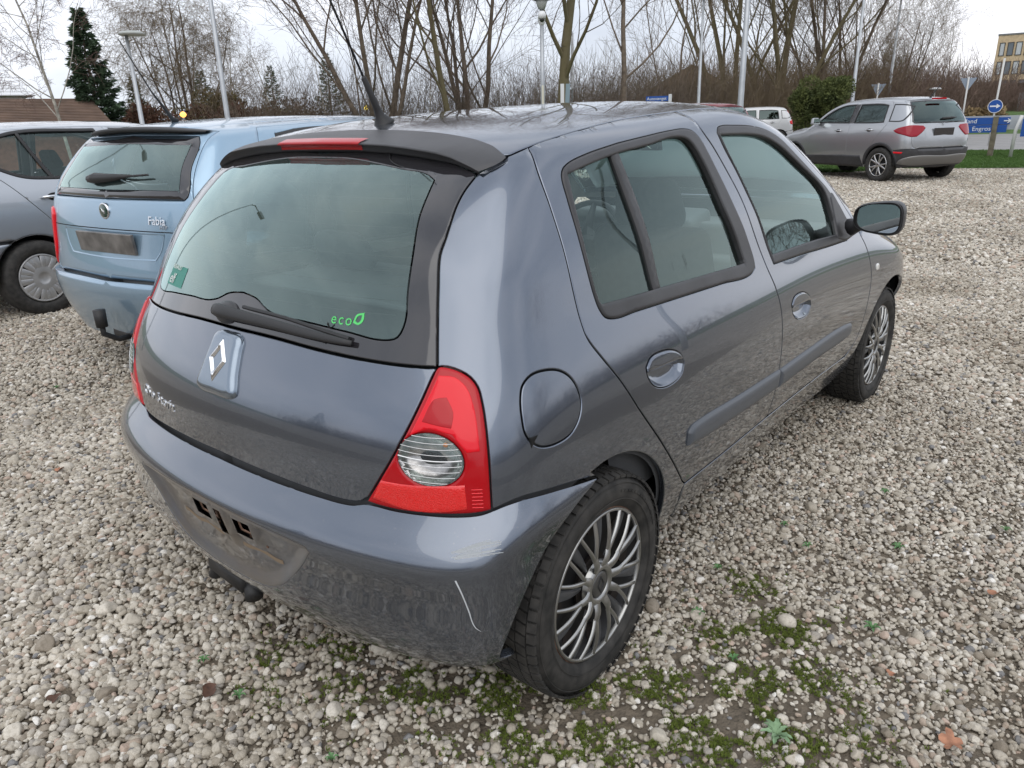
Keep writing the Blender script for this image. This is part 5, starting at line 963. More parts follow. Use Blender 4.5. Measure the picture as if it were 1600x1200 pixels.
# ================================================================== ground
rng = np.random.default_rng(11)
def sheet(name, pts, z, m, sub=1, **k):
    return mesh_obj(name, np.array([(x, y, z) for x, y in pts]), [tuple(range(len(pts)))], m, None, False, **k)
STONE = [(0, (.27, .235, .19)), (.09, (.40, .365, .305)), (.24, (.52, .485, .42)), (.42, (.37, .345, .31)), (.52, (.58, .545, .48)), (.66, (.45, .415, .355)), (.80, (.65, .62, .56)), (.87, (.44, .365, .30)), (.925, (.21, .21, .215)), (.95, (.50, .40, .335)), (.975, (.76, .745, .71))]
def stone_mat(name, inst):
    m = bpy.data.materials.new(name); m.use_nodes = True; t = m.node_tree; p = t.nodes['Principled BSDF']; p.inputs['Roughness'].default_value = .72
    g = nd(t, 'ShaderNodeNewGeometry'); tcn = nd(t, 'ShaderNodeTexCoord')
    if inst:
        oi = nd(t, 'ShaderNodeObjectInfo'); r = ramp(t, oi.outputs['Random'], STONE, 'CONSTANT'); colr = r.outputs[0]
        n = nd(t, 'ShaderNodeTexNoise', inp={'Scale': 3.5, 'Detail': 4, 'Roughness': .7}); t.links.new(tcn.outputs['Object'], n.inputs['Vector'])
        h = n.outputs['Fac']; amt = .35
    else:
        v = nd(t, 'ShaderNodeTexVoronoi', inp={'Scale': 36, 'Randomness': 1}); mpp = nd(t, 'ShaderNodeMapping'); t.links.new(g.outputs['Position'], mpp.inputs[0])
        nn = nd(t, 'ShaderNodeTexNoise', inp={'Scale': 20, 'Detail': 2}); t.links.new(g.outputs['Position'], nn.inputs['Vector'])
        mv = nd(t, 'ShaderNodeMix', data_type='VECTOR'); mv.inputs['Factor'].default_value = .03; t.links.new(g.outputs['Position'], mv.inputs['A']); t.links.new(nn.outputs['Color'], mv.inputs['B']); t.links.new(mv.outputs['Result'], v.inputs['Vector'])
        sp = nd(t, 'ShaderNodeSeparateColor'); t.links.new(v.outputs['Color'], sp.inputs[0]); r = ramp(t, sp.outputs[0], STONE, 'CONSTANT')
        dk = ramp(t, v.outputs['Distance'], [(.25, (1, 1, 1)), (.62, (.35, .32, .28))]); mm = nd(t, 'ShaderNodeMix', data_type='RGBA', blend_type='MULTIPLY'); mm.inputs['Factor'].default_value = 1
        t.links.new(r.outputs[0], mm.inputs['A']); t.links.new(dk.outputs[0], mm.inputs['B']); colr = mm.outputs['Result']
        n = v; h = v.outputs['Distance']; amt = 0
    n2 = nd(t, 'ShaderNodeTexNoise', inp={'Scale': .9, 'Detail': 5, 'Roughness': .6}); t.links.new(g.outputs['Position'], n2.inputs['Vector'])
    big = ramp(t, n2.outputs['Fac'], [(.32, (.62, .57, .50)), (.55, (1.0, .98, .95)), (.7, (1.12, 1.09, 1.05))]); m2 = nd(t, 'ShaderNodeMix', data_type='RGBA', blend_type='MULTIPLY'); m2.inputs['Factor'].default_value = .8
    t.links.new(colr, m2.inputs['A']); t.links.new(big.outputs[0], m2.inputs['B']); out = m2.outputs['Result']
    if inst:
        sm = ramp(t, n.outputs['Fac'], [(.3, (.72, .70, .66)), (.5, (1, 1, 1)), (.75, (1.18, 1.17, 1.15))]); m3 = nd(t, 'ShaderNodeMix', data_type='RGBA', blend_type='MULTIPLY'); m3.inputs['Factor'].default_value = 1
        t.links.new(out, m3.inputs['A']); t.links.new(sm.outputs[0], m3.inputs['B']); out = m3.outputs['Result']
        b = nd(t, 'ShaderNodeBump', inp={'Strength': .25, 'Distance': .002}); n3 = nd(t, 'ShaderNodeTexNoise', inp={'Scale': 9, 'Detail': 3}); t.links.new(tcn.outputs['Object'], n3.inputs['Vector']); t.links.new(n3.outputs['Fac'], b.inputs['Height']); t.links.new(b.outputs[0], p.inputs['Normal'])
    else:
        b = nd(t, 'ShaderNodeBump', inp={'Strength': .9, 'Distance': .012}); b.invert = True; t.links.new(h, b.inputs['Height']); t.links.new(b.outputs[0], p.inputs['Normal'])
    t.links.new(out, p.inputs['Base Color']); return m
M_stone = stone_mat('gravel_stone', True); M_gfar = stone_mat('gravel_surface', False)
M_soil = mat('damp_soil', (.14, .115, .085), .95, bump=(90, 1, .01), var=(25, .4))
EDGE = [(14.0, 9.5), (17.63, 3.54), (19.14, 2.92), (20.17, .54), (20.9, -2.5), (21.5, -12)]
sheet('ground', [(-120, -120), (160, -120), (160, 160), (-120, 160)], -.06, mat('field_grass', (.05, .085, .022), .95, bump=(8, 1, .05), var=(.7, .4)), kind='structure')
lot = [(-40, -40), (30, -40)] + EDGE[::-1] + [(12, 20), (-40, 20)]
sheet('gravel_lot', lot, -.004, M_gfar, kind='structure')
M_grass = mat('short_grass', (.06, .13, .022), .9, bump=(30, 1, .03), var=(3, .35, (.085, .15, .03)))
back = [(27.2, 14.0), (28.2, 4.2), (28.7, 1.49), (28.9, -3), (29, -14)]
sheet('grass_strip', EDGE[::-1][:]+[(12, 14)]+back[:1]+back[1:], .004, M_grass, kind='structure')
M_pave = mat('pale_worn_asphalt', (.27, .265, .26), .9, bump=(60, .5, .01), var=(1.2, .15))
sheet('road', [(29, -14), (28.9, -3), (28.7, 1.49), (28.2, 4.2), (27.2, 14), (44, 20), (47, 4), (48, -14)], .008, M_pave, kind='structure')
bank = mesh_obj('grass_bank', np.array([(46.8, 4, 0), (48, -14, 0), (43.8, 20, 0), (58, -14, 1.0), (56, 6, 1.0), (54, 24, 1.0), (120, -14, 1.6), (120, 60, 1.6)]), [(1, 3, 4, 0), (0, 4, 5, 2), (3, 6, 7, 5, 4)], M_grass, None, False, kind='structure')
# ---- scattering: one object of instances each, for what nobody could count
def scatter(name, pts, rot, scl, idx, protos, kind='stuff'):
    c = bpy.data.collections.new(name+'_source')
    for o in protos: c.objects.link(o)
    me = bpy.data.meshes.new(name); me.vertices.add(len(pts)); me.vertices.foreach_set('co', np.asarray(pts, np.float32).ravel())
    for nm, ty, arr in (('rot', 'FLOAT_VECTOR', rot), ('scl', 'FLOAT_VECTOR', scl), ('pick', 'INT', idx)):
        a = me.attributes.new(nm, ty, 'POINT'); a.data.foreach_set('vector' if ty != 'INT' else 'value', np.asarray(arr, np.float32 if ty != 'INT' else np.int32).ravel())
    me.update(); o = bpy.data.objects.new(name, me); link(o, kind=kind)
    gt = bpy.data.node_groups.new(name+'_nodes', 'GeometryNodeTree'); gt.interface.new_socket('Geometry', in_out='INPUT', socket_type='NodeSocketGeometry'); gt.interface.new_socket('Geometry', in_out='OUTPUT', socket_type='NodeSocketGeometry')
    gi = gt.nodes.new('NodeGroupInput'); go = gt.nodes.new('NodeGroupOutput'); ip = gt.nodes.new('GeometryNodeInstanceOnPoints'); ci = gt.nodes.new('GeometryNodeCollectionInfo')
    ci.inputs['Collection'].default_value = c; ci.inputs['Separate Children'].default_value = True; ci.inputs['Reset Children'].default_value = True
    ip.inputs['Pick Instance'].default_value = True
    for nm, ty, sk in (('rot', 'FLOAT_VECTOR', 'Rotation'), ('scl', 'FLOAT_VECTOR', 'Scale'), ('pick', 'INT', 'Instance Index')):
        a = gt.nodes.new('GeometryNodeInputNamedAttribute'); a.data_type = ty; a.inputs['Name'].default_value = nm; gt.links.new(a.outputs['Attribute'], ip.inputs[sk])
    gt.links.new(gi.outputs[0], ip.inputs['Points']); gt.links.new(ci.outputs[0], ip.inputs['Instance']); gt.links.new(ip.outputs[0], go.inputs[0])
    md = o.modifiers.new('scatter', 'NODES'); md.node_group = gt; return o
def proto_mesh(name, V, F, m, smooth=True):
    me = bpy.data.meshes.new(name); me.from_pydata([tuple(v) for v in V], [], F); me.materials.append(m)
    if smooth: me.shade_smooth()
    return bpy.data.objects.new(name, me)
def ico(sub):
    import bmesh
    b = bmesh.new(); bmesh.ops.create_icosphere(b, subdivisions=sub, radius=1); V = np.array([tuple(v.co) for v in b.verts]); F = [tuple(v.index for v in f.verts) for f in b.faces]; b.free(); return V, F
IV, IF = ico(3)
def stone(i):
    r_ = np.random.default_rng(100+i); V = IV.copy()
    ang = i % 3 != 0
    for _ in range(r_.integers(5, 9) if ang else 3):       # chipped planes
        n = r_.normal(size=3); n /= np.linalg.norm(n); c = r_.uniform(.5, .82); d = V@n; V -= np.outer(np.maximum(0, d-c), n)*.92
    V *= np.array([1, r_.uniform(.68, .95), r_.uniform(.45, .72)])
    for k in range(3): V += .05*np.sin(V@r_.normal(size=(3,))*2.6+k)[:, None]*V
    return proto_mesh('pebble_shape', V, IF, M_stone)
protos = [stone(i) for i in range(14)]
def in_poly(q, poly): return inside(q, np.array(poly))
BARE = [(.35, -1.05, .20), (.20, -1.25, .20), (-.05, -1.02, .26), (-.20, -.75, .22), (-.27, -.62, .2), (-.33, -.38, .22), (.05, -1.15, .18), (.5, -1.12, .14), (-.45, -.15, .20), (.62, -.95, .12), (0, -.88, .18), (.5, -.2, .5), (-.2, .2, .4)]
def zone(r0, r1, dens, size, seed, zoff):
    r_ = np.random.default_rng(seed); n = int(dens*math.pi*(r1*r1-r0*r0)); rr_ = np.sqrt(r_.uniform(r0*r0, r1*r1, n)); th_ = r_.uniform(-math.pi, math.pi, n)
    c0 = np.array([-.5, -.6]); q = np.stack([c0[0]+rr_*np.cos(th_), c0[1]+rr_*np.sin(th_)], 1)
    if r1 > 5:   # only the wedge in front of the camera plus what the paint reflects
        a = np.arctan2(q[:, 1]-CAM.y, q[:, 0]-CAM.x); q = q[(a > math.radians(-8)) & (a < math.radians(84))]
    q = q[in_poly(q, lot)]
    side = 1/(1+np.exp(-((q[:, 1]-q[:, 0]*.15)+.45)/.25)) if r1 < 5 else .5
    n = len(q); s = size*np.exp(r_.normal(0, .36, n))*(.84+.34*side); s = np.clip(s, size*.42, size*2.0)
    keep = np.ones(n, bool)
    for (x, y, s_) in BARE: keep &= ~((np.hypot(q[:, 0]-x, q[:, 1]-y) < s_*(.75+.4*np.sin(q[:, 0]*31)*np.sin(q[:, 1]*27))) & (r_.uniform(size=n) < .36))
    q = q[keep]; s = s[keep]; n = len(q)
    pts = np.column_stack([q, zoff+s*.25+r_.uniform(-.002, .006, n)]); rot = np.column_stack([r_.normal(0, .35, n), r_.normal(0, .35, n), r_.uniform(0, 6.28, n)]); scl = np.column_stack([s, s, s])
    return pts, rot, scl, r_.integers(0, 14, n)
Z = [zone(0, 3.3, 8800, .0078, 1, 0), zone(3.3, 7.0, 4400, .0096, 2, 0), zone(7.0, 20, 1100, .0145, 3, 0), zone(0, 3.5, 55, .016, 5, .003)]
P_, R_, S_, I_ = [np.concatenate([z[i] for z in Z]) for i in range(4)]
scatter('gravel', P_, R_, S_, I_, protos)
# a bigger, barer patch of earth under the stones near the camera
sheet('soil', [(-5, -5), (4.5, -5), (4.5, 5), (-5, 5)], .000, M_soil, kind='structure')
# ---- moss and weeds
M_moss = mat('moss', (.10, .16, .02), .95, var=(30, .5, (.17, .21, .03)))
def tuft(i, n=9, h=1., w=.16, m=None, lean=.6):
    r_ = np.random.default_rng(300+i); V = []; F = []
    for k in range(n):
        a = r_.uniform(0, 6.28); l = r_.uniform(.5, 1)*h; d = np.array([math.cos(a), math.sin(a), 0])*lean*l*r_.uniform(.4, 1); s_ = np.array([-math.sin(a), math.cos(a), 0])*w/2
        b = np.array([r_.normal(0, .25), r_.normal(0, .25), 0]); o = len(V)
        V += [b-s_, b+s_, b+d*.5+[0, 0, l*.6]+s_*.7, b+d*.5+[0, 0, l*.6]-s_*.7, b+d+[0, 0, l*.85]]; F += [(o, o+1, o+2, o+3), (o+3, o+2, o+4)]
    return proto_mesh('tuft_shape', V, F, m, False)
mp_ = [tuft(i, 14, .8, .22, M_moss, .9) for i in range(4)]
def patches(cs, n, seed):
    r_ = np.random.default_rng(seed); out = []
    for (x, y, s) in cs:
        k = int(n*s*s*4); q = r_.normal(0, s*.5, (k, 2))+[x, y]; f = np.sin(q[:, 0]*23+x)*np.cos(q[:, 1]*19+y)+.5*np.sin(q[:, 0]*61)*np.sin(q[:, 1]*57); out.append(q[f > -.05])
    return np.vstack(out)
q = patches([(.35, -1.05, .20), (.20, -1.25, .20), (-.05, -1.02, .24), (-.20, -.75, .18), (-.27, -.62, .16), (-.33, -.38, .18), (.05, -1.15, .18), (-.28, -.9, .14), (.5, -1.12, .12), (-.45, -.15, .16), (.62, -.95, .10), (0, -.88, .14)], 6500, 7)
n = len(q); r_ = np.random.default_rng(8); s = r_.uniform(.006, .012, n)
scatter('moss', np.column_stack([q, r_.uniform(.004, .010, n)]), np.column_stack([r_.normal(0, .3, n), r_.normal(0, .3, n), r_.uniform(0, 6.28, n)]), np.column_stack([s, s, s]), r_.integers(0, 4, n), mp_)
M_gr = mat('grass_blade', (.07, .14, .025), .8, var=(12, .4)); gp_ = [tuft(20+i, 16, 1, .09, M_gr, .5) for i in range(4)]
n = 42000; q = np.column_stack([rng.uniform(14, 29, n), rng.uniform(-6, 9.5, n)]); q = q[in_poly(q, EDGE[::-1]+[(12, 14)]+back)]; n = len(q); s = rng.uniform(.04, .085, n)
scatter('grass', np.column_stack([q, np.zeros(n)]), np.column_stack([0*s, 0*s, rng.uniform(0, 6.28, n)]), np.column_stack([s, s, s]), rng.integers(0, 4, n), gp_)
M_weed = mat('weed_leaf', (.10, .22, .08), .7, var=(40, .3)); M_weed2 = mat('dusty_weed_leaf', (.20, .31, .17), .75, var=(40, .25))
def weed(x, y, r, n, m, label, grp, seed):
    r_ = random.Random(seed); b = thing('weed', label, 'weed', (x, y, .006), r_.uniform(0, 6), grp)
    for k in range(n):
        a = 2*math.pi*k/n+r_.uniform(-.3, .3); L = r*r_.uniform(.7, 1.1); w_ = L*.20; V = []; F = []; N_ = 7
        for i in range(N_):
            t = i/(N_-1); ww = w_*math.sin(math.pi*min(1, t*.9+.08))*(1 if i % 2 else .55)+.0006; z = .012*math.sin(t*2.4)+.006; cx, cy = math.cos(a)*L*t, math.sin(a)*L*t
            V += [(cx-math.sin(a)*ww, cy+math.cos(a)*ww, z+.003), (cx, cy, z), (cx+math.sin(a)*ww, cy-math.cos(a)*ww, z+.003)]
        for i in range(N_-1): o = i*3; F += [(o, o+1, o+4, o+3), (o+1, o+2, o+5, o+4)]
        mesh_obj('leaf', np.array(V), F, m, b, True)
    return b
weed(.074, -1.231, .040, 9, M_weed2, 'pale lobed thistle rosette growing from mossy gravel at the bottom of the picture', None, 1)
WL = ['small green weed on the gravel nearest the rear door sill', 'green weed half way between the rear wheel and the right edge', 'bright green weed right of the middle of the bare gravel', 'small weed at the right edge level with the rear wheel hub',
      'tiny weed just right of the rear tyre', 'small weed right of the rear wheel, above the moss', 'tiny weed on the gravel below the front door', 'small weed in the shade under the bumper corner', 'tiny weed under the tow socket at the left', 'green weed among pale stones left of the mossy patch',
      'green weed at the bottom edge left of the moss', 'tiny far weed between the light blue car and the near bumper', 'tiny weed above the crumpled maple leaf', 'small weed inside the thickest moss right of the tyre']
for i, (x, y) in enumerate([(1.0, -.912), (.91, -1.02), (1.074, -1.257), (1.398, -1.516), (.374, -.891), (.616, -.84), (1.45, -1.127), (-.24, -.367), (-.603, .073), (-.617, -.121), (-.6, -.469), (.097, 2.872), (.6, -1.3), (.25, -1.05)]):
    weed(x, y, .016+.012*((i*7) % 5)/5, 6, M_weed, WL[i], 'small weeds in the gravel', 10+i)
M_leaf = mat('dry_orange_leaf', (.36, .17, .10), .75, var=(60, .35)); M_leafb = mat('dry_brown_leaf', (.10, .05, .032), .75, var=(60, .4))
def fallen(x, y, s, rz, m, label, lobes=5, seed=0):
    r_ = random.Random(seed); V = [(0, 0, .004)]; k = lobes*6
    for i in range(k):
        a = 2*math.pi*i/k; rr_ = s*(.62+.38*abs(math.cos(lobes*a/2))**.8)*(1 if abs(a-math.pi) > .4 else .7)*r_.uniform(.9, 1.08); V.append((rr_*math.cos(a), rr_*.85*math.sin(a), .006+.35*s*math.sin(2*a+seed)*.6+.2*s*(rr_/s)**2))
    o = mesh_obj('leaf', np.array(V), [(0, 1+i, 1+(i+1) % k) for i in range(k)], m, None, True); o.location = (x, y, .014); o.rotation_euler = (r_.uniform(-.2, .2), r_.uniform(-.2, .2), rz)
    o['label'] = label; o['category'] = 'leaf'; o['group'] = 'fallen leaves on the gravel'; return o
fallen(.282, -1.549, .030, .4, M_leaf, 'large crumpled orange-brown maple leaf at the bottom right corner', 5, 1)
fallen(.434, -1.387, .012, 1.4, M_leaf, 'small orange leaf scrap above the large maple leaf', 3, 2)
fallen(.969, -1.537, .016, 2.0, M_leaf, 'curled tan leaf by the right edge of the picture', 3, 3)
fallen(-.91, .246, .018, .2, M_leafb, 'dark curled leaf on pale stones at the lower left', 3, 4)
fallen(-.654, -.047, .026, 1.0, M_leafb, 'long curved dark brown leaf below the bumper', 2, 5)
fallen(-.342, 1.689, .022, 1.0, M_leaf, 'orange leaf on the stones left of the bumper', 4, 6)
# ================================================================== far trees
M_bark = mat('grey_brown_bark', (.16, .125, .095), .9, var=(6, .35)); M_bmoss = mat('mossy_green_bark', (.21, .175, .085), .9, var=(4, .35, (.16, .135, .08))); M_twig = mat('brown_twigs', (.175, .12, .092), .9); M_twigo = mat('olive_twigs', (.19, .145, .09), .9)
M_birch = mat('birch_bark', (.38, .35, .31), .8, var=(5, .5)); M_twigr = mat('purple_brown_twigs', (.20, .13, .11), .9); M_need = mat('dark_needles', (.038, .075, .035), .85, var=(4, .5, (.075, .125, .065)))
def tubes_fast(segs, n=4):
    """segs: list of (p0, p1, r0, r1) -> V, F"""
    A = np.array([s[0] for s in segs]); B_ = np.array([s[1] for s in segs]); r0 = np.array([s[2] for s in segs]); r1 = np.array([s[3] for s in segs]); m = len(segs)
    d = B_-A; d /= np.linalg.norm(d, axis=1, keepdims=True)+1e-9; up = np.where(np.abs(d[:, 2:3]) < .9, [[0, 0, 1.]], [[1., 0, 0]]); a = np.cross(d, up); a /= np.linalg.norm(a, axis=1, keepdims=True); b = np.cross(a, d)
    V = np.zeros((m, 2*n, 3))
    for k in range(n):
        t = 2*math.pi*k/n; o = a*math.cos(t)+b*math.sin(t); V[:, k] = A+o*r0[:, None]; V[:, n+k] = B_+o*r1[:, None]
    base = (np.arange(m)*2*n)[:, None]
    F = np.concatenate([np.stack([base[:, 0]+k, base[:, 0]+(k+1) % n, base[:, 0]+n+(k+1) % n, base[:, 0]+n+k], 1) for k in range(n)])
    return V.reshape(-1, 3), F
def fast_mesh(name, V, F, m, parent=None, smooth=True, **k):
    me = bpy.data.meshes.new(name); n = len(V); f = len(F); w_ = F.shape[1]
    me.vertices.add(n); me.vertices.foreach_set('co', V.astype(np.float32).ravel()); me.loops.add(f*w_); me.loops.foreach_set('vertex_index', F.astype(np.int32).ravel())
    me.polygons.add(f); me.polygons.foreach_set('loop_start', np.arange(0, f*w_, w_, dtype=np.int32)); me.update(calc_edges=True); me.materials.append(m)
    if smooth: me.shade_smooth()
    return link(bpy.data.objects.new(name, me), parent, **k)
def grow(seed, H, r0_, trunks=1, first=.25, levels=4, kids=(7, 6, 6, 5), spread=(.6, .7, .8, .8), ratio=.55, up=.25, droop=0., lean=(0, 0), thick=.62, wob=.12):
    r_ = np.random.default_rng(seed); T = []; Wg = []; r0 = r0_*(.52 if trunks > 1 else .62)
    def branch(p, d, L, r, lv):
        seg = [] ; n = 6 if lv == 0 else (5 if lv == 1 else (4 if lv == 2 else 3)); q = p.copy(); pts = [q.copy()]
        for i in range(n):
            d = d+r_.normal(0, wob*(1 if lv else .5), 3)+[0, 0, (up if lv < levels-1 else up*.3)*.35*(1 if lv else 0)-droop*lv*.12]; d /= np.linalg.norm(d); q = q+d*L/n; pts.append(q.copy())
        rs = [r*(1-.62*(i/n)) if lv else r*(1-.75*(i/n)) for i in range(n+1)]
        (T if lv < 2 else Wg).extend([(pts[i], pts[i+1], rs[i], rs[i+1]) for i in range(n)])
        if lv >= levels: return
        k_ = kids[min(lv, len(kids)-1)]; st = first if lv == 0 else .2
        for j in range(k_):
            t = st+(1-st)*(j+r_.uniform(.2, .8))/k_; i = min(int(t*n), n-1); f = t*n-i; b = pts[i]*(1-f)+pts[i+1]*f; ax = pts[i+1]-pts[i]; ax /= np.linalg.norm(ax)
            rv = np.cross(ax, r_.normal(size=3)); rv /= np.linalg.norm(rv)+1e-9; sp = spread[min(lv, len(spread)-1)]*r_.uniform(.7, 1.25); dd = ax*math.cos(sp)+rv*math.sin(sp)
            dd = dd+np.array([0, 0, up*.5-droop*.3*lv]); dd /= np.linalg.norm(dd); branch(b, dd, L*ratio*r_.uniform(.7, 1.25)*(1.15-.5*t if lv == 0 else 1), max(rs[i]*thick*.88*r_.uniform(.5, .9), .0055), lv+1)
    for t in range(trunks):
        a = 2*math.pi*t/max(trunks, 1)+r_.uniform(0, 1); s_ = 0 if trunks == 1 else r_.uniform(.12, .38); d0 = np.array([math.cos(a)*s_+lean[0], math.sin(a)*s_+lean[1], 1.]); d0 /= np.linalg.norm(d0); branch(np.array([math.cos(a)*.15*(trunks > 1), math.sin(a)*.15*(trunks > 1), 0]), d0, H*(1 if t == 0 else r_.uniform(.75, 1)), r0*(1 if t == 0 else r_.uniform(.6, .95)), 0)
    return T, Wg
def tree(name, label, x, y, z, group, mb_, mt, **kw):
    T, Wg = grow(**kw); o = thing(name, label, 'tree', (x, y, z), 0, group)
    V, F = tubes_fast(T, 7); fast_mesh('trunk', V, F, mb_, o); V, F = tubes_fast(Wg, 3); fast_mesh('crown', V, F, mt, o); return o
gB = 'bare trees behind the parked cars'
tree('bare_tree', 'many-stemmed bare tree spreading above the aerial of the near car', 17.4, 19.4, -.1, gB, M_bark, M_twig, seed=2, H=9.5, r0_=.26, trunks=4, first=.15, kids=(8, 6, 6, 5), spread=(.65, .7, .8, .9), up=.35, thick=.58)
tree('bare_tree', 'mossy straight-trunked bare tree with a thin green trunk, left of the camera mast', 18.6, 17.0, -.1, gB, M_bmoss, M_twig, seed=3, H=9.5, r0_=.20, trunks=1, first=.2, kids=(9, 6, 5, 5), spread=(.75, .7, .8, .9), up=.3)
tree('bare_tree', 'bare tree with several dark limbs fanning out from one low fork', 21.2, 18.6, -.1, gB, M_bark, M_twig, seed=5, H=9, r0_=.25, trunks=4, first=.15, kids=(8, 6, 6, 5), spread=(.75, .7, .8, .9), up=.3)
tree('bare_tree', 'bare tree with the thickest upright trunk, beside the camera mast', 20.0, 13.5, -.1, gB, M_bmoss, M_twig, seed=7, H=11, r0_=.33, trunks=1, first=.16, kids=(9, 7, 6, 5), spread=(.85, .7, .8, .9), up=.35)
tree('bare_tree', 'slender bare tree with a forked top and wide side limbs', 25.2, 14.2, -.1, gB, M_bark, M_twig, seed=11, H=9.5, r0_=.22, trunks=1, first=.25, kids=(8, 6, 5, 5), spread=(.95, .7, .8, .9), up=.3)
tree('bare_tree', 'bare tree in front of the brown roofed house', 34.0, 16.6, -.1, gB, M_bark, M_twigo, seed=12, H=9.5, r0_=.15, trunks=3, first=.2, kids=(7, 6, 5, 4), spread=(.7, .7, .8, .9), up=.35)
tree('bare_tree', 'tall mossy bare tree with many rising stems behind the white estate car', 39.9, 16.2, -.1, gB, M_bmoss, M_twigo, seed=13, H=15, r0_=.34, trunks=4, first=.15, kids=(8, 6, 6, 5), spread=(.6, .7, .8, .9), up=.4)
tree('bare_tree', 'widest mossy bare tree, left of the dark green conifer bush', 40.7, 13.9, -.1, gB, M_bmoss, M_twigo, seed=14, H=15, r0_=.36, trunks=4, first=.15, kids=(8, 6, 6, 5), spread=(.7, .7, .8, .9), up=.35)
tree('bare_tree', 'bare tree rising behind the conifer bush', 43.0, 12.3, -.1, gB, M_bark, M_twigo, seed=15, H=13.5, r0_=.26, trunks=4, first=.15, kids=(8, 6, 6, 5), spread=(.75, .7, .8, .9), up=.35)
tree('bare_tree', 'rounded bare tree above the bonnet of the grey SUV', 44.5, 11.6, 0, gB, M_bark, M_twigo, seed=16, H=9.5, r0_=.2, trunks=4, first=.12, kids=(8, 6, 6, 5), spread=(.75, .7, .8, .9), up=.35)
tree('bare_tree', 'low spreading bare tree behind the roof of the grey SUV', 52, 10.4, 0, gB, M_bark, M_twigo, seed=17, H=6.5, r0_=.16, trunks=4, first=.12, kids=(8, 6, 5, 5), spread=(.9, .8, .8, .9), up=.3)
tree('leaning_birch', 'leaning birch with pale thin trunk at the upper left', 9.62, 26.2, 0, None, M_birch, M_twigr, seed=21, H=6.9, r0_=.10, trunks=1, first=.25, kids=(17, 7, 6, 5), spread=(.9, .7, .8, .9), up=.15, droop=.25, lean=(-.20, .09), ratio=.42)
tree('bushy_tree', 'broad drooping olive-brown bare tree between the two left lamp posts', 17.6, 33, 0, None, M_bark, M_twigo, seed=22, H=6.8, r0_=.18, trunks=6, first=.12, kids=(10, 7, 6, 5), spread=(.8, .8, .9, .9), up=.1, droop=.35, ratio=.5)
tree('bushy_tree', 'small purple-brown bare tree behind the tiled roof', 9.0, 36.5, 1.2, None, M_bark, M_twigr, seed=23, H=3.2, r0_=.10, trunks=5, first=.1, kids=(8, 6, 5, 4), spread=(.5, .6, .8, .9), up=.4)
BL = ['pale birch just right of the tall thin lamp post', 'pale birch left of the spruce behind the yellow-green shrub', 'birch whose trunk crosses the spruce behind the yellow-green shrub', 'tallest pale birch between the two middle spruces',
      'pale drooping birch left of the near car aerial', 'pale birch partly behind the near car aerial', 'thin pale birch behind the yellow-green shrub']
for i, (x, y, h, s) in enumerate([(23.5, 42.5, 5.6, 31), (26.2, 43.5, 6.4, 32), (31.0, 45.5, 6.6, 33), (33.8, 43.2, 7.4, 34), (38.2, 42.6, 7.2, 35), (40.5, 40, 6.8, 36), (29, 47, 6.2, 37)]):
    tree('birch', BL[i], x, y, 0, 'distant birches', M_birch, M_twigr, seed=s, H=h*1.05, r0_=.09, trunks=1, first=.25, kids=(13, 6, 5, 3), spread=(.55, .6, .8, .9), up=.2, droop=.35, ratio=.38)
for i, (x, y, h, s) in enumerate([(95, 20, 7, 41), (93, 15.5, 7.8, 42), (90, 24, 5.5, 43)]):
    tree('birch', ('thin pale birch left of the brick office block', 'taller thin birch touching the brick office block', 'low pale birch on the far skyline')[i], x, y, 1, 'distant birches', M_birch, M_twigr, seed=s, H=h, r0_=.14, trunks=1, first=.2, kids=(12, 6, 5, 3), spread=(.6, .6, .8, .9), up=.25, ratio=.4)
def conifer(name, label, x, y, z, H, Rb, seed, m=M_need, group=None, n=5200, dens=1.):
    r_ = np.random.default_rng(seed); o = thing(name, label, 'tree', (x, y, z), 0, group); T = [(np.array([0, 0, 0.]), np.array([0, 0, H*.97]), .12*H/6, .01)]
    V, F = tubes_fast(T, 7); fast_mesh('trunk', V, F, M_bark, o)
    quads = []; br = []
    nb = int(95*dens)
    for k in range(nb):
        t = (k+.5)/nb; t = t**.85; a = k*2.4+r_.normal(0, .3); L = Rb*(1-t)**.85*r_.uniform(.72, 1.15)+.08; zz = H*(.04+.95*t); d = np.array([math.cos(a), math.sin(a), .10-.30*(1-t)]); p0 = np.array([0, 0, zz]); br.append((p0, p0+d*L, .018, .004))
        m_ = int(n/nb*(.3+1.4*(1-t)))
        u = r_.uniform(.08, 1, m_)**.7; c = p0+d*L*u[:, None]+np.array([0, 0, .16*L])*(u[:, None]**3)
        c += np.cross(d, [0, 0, 1])*(r_.normal(0, .16*L, m_)*(1.15-u))[:, None]+[0, 0, 0]+np.stack([r_.normal(0, .03, m_)]*3, 1)*[1, 1, 1.6]
        quads.append(c)
    c = np.vstack(quads); m_ = len(c); s = r_.uniform(.05, .12, m_)*max(.8, H/7); a1 = r_.normal(size=(m_, 3)); a1 /= np.linalg.norm(a1, axis=1, keepdims=True); out = c*[1, 1, 0]; out /= np.linalg.norm(out, axis=1, keepdims=True)+1e-6; a1 = a1*.5+out*.8+[0, 0, -.15]; b1_ = np.cross(a1, r_.normal(size=(m_, 3))); b1_ /= np.linalg.norm(b1_, axis=1, keepdims=True)
    V = np.stack([c, c+(a1*.5+b1_*.22)*s[:, None]*1.6, c+a1*s[:, None]*2.0, c+(a1*.5-b1_*.22)*s[:, None]*1.6], 1).reshape(-1, 3); F = np.arange(m_*4).reshape(-1, 4)
    fast_mesh('foliage', V, F, m, o, False); V, F = tubes_fast(br, 4); fast_mesh('branches', V, F, M_bark, o, kind='stuff'); return o
conifer('spruce', 'large dark green spruce standing alone at the upper left', 12.15, 29.5, 0, 5.7, 1.25, 51, n=30000, dens=1.5)
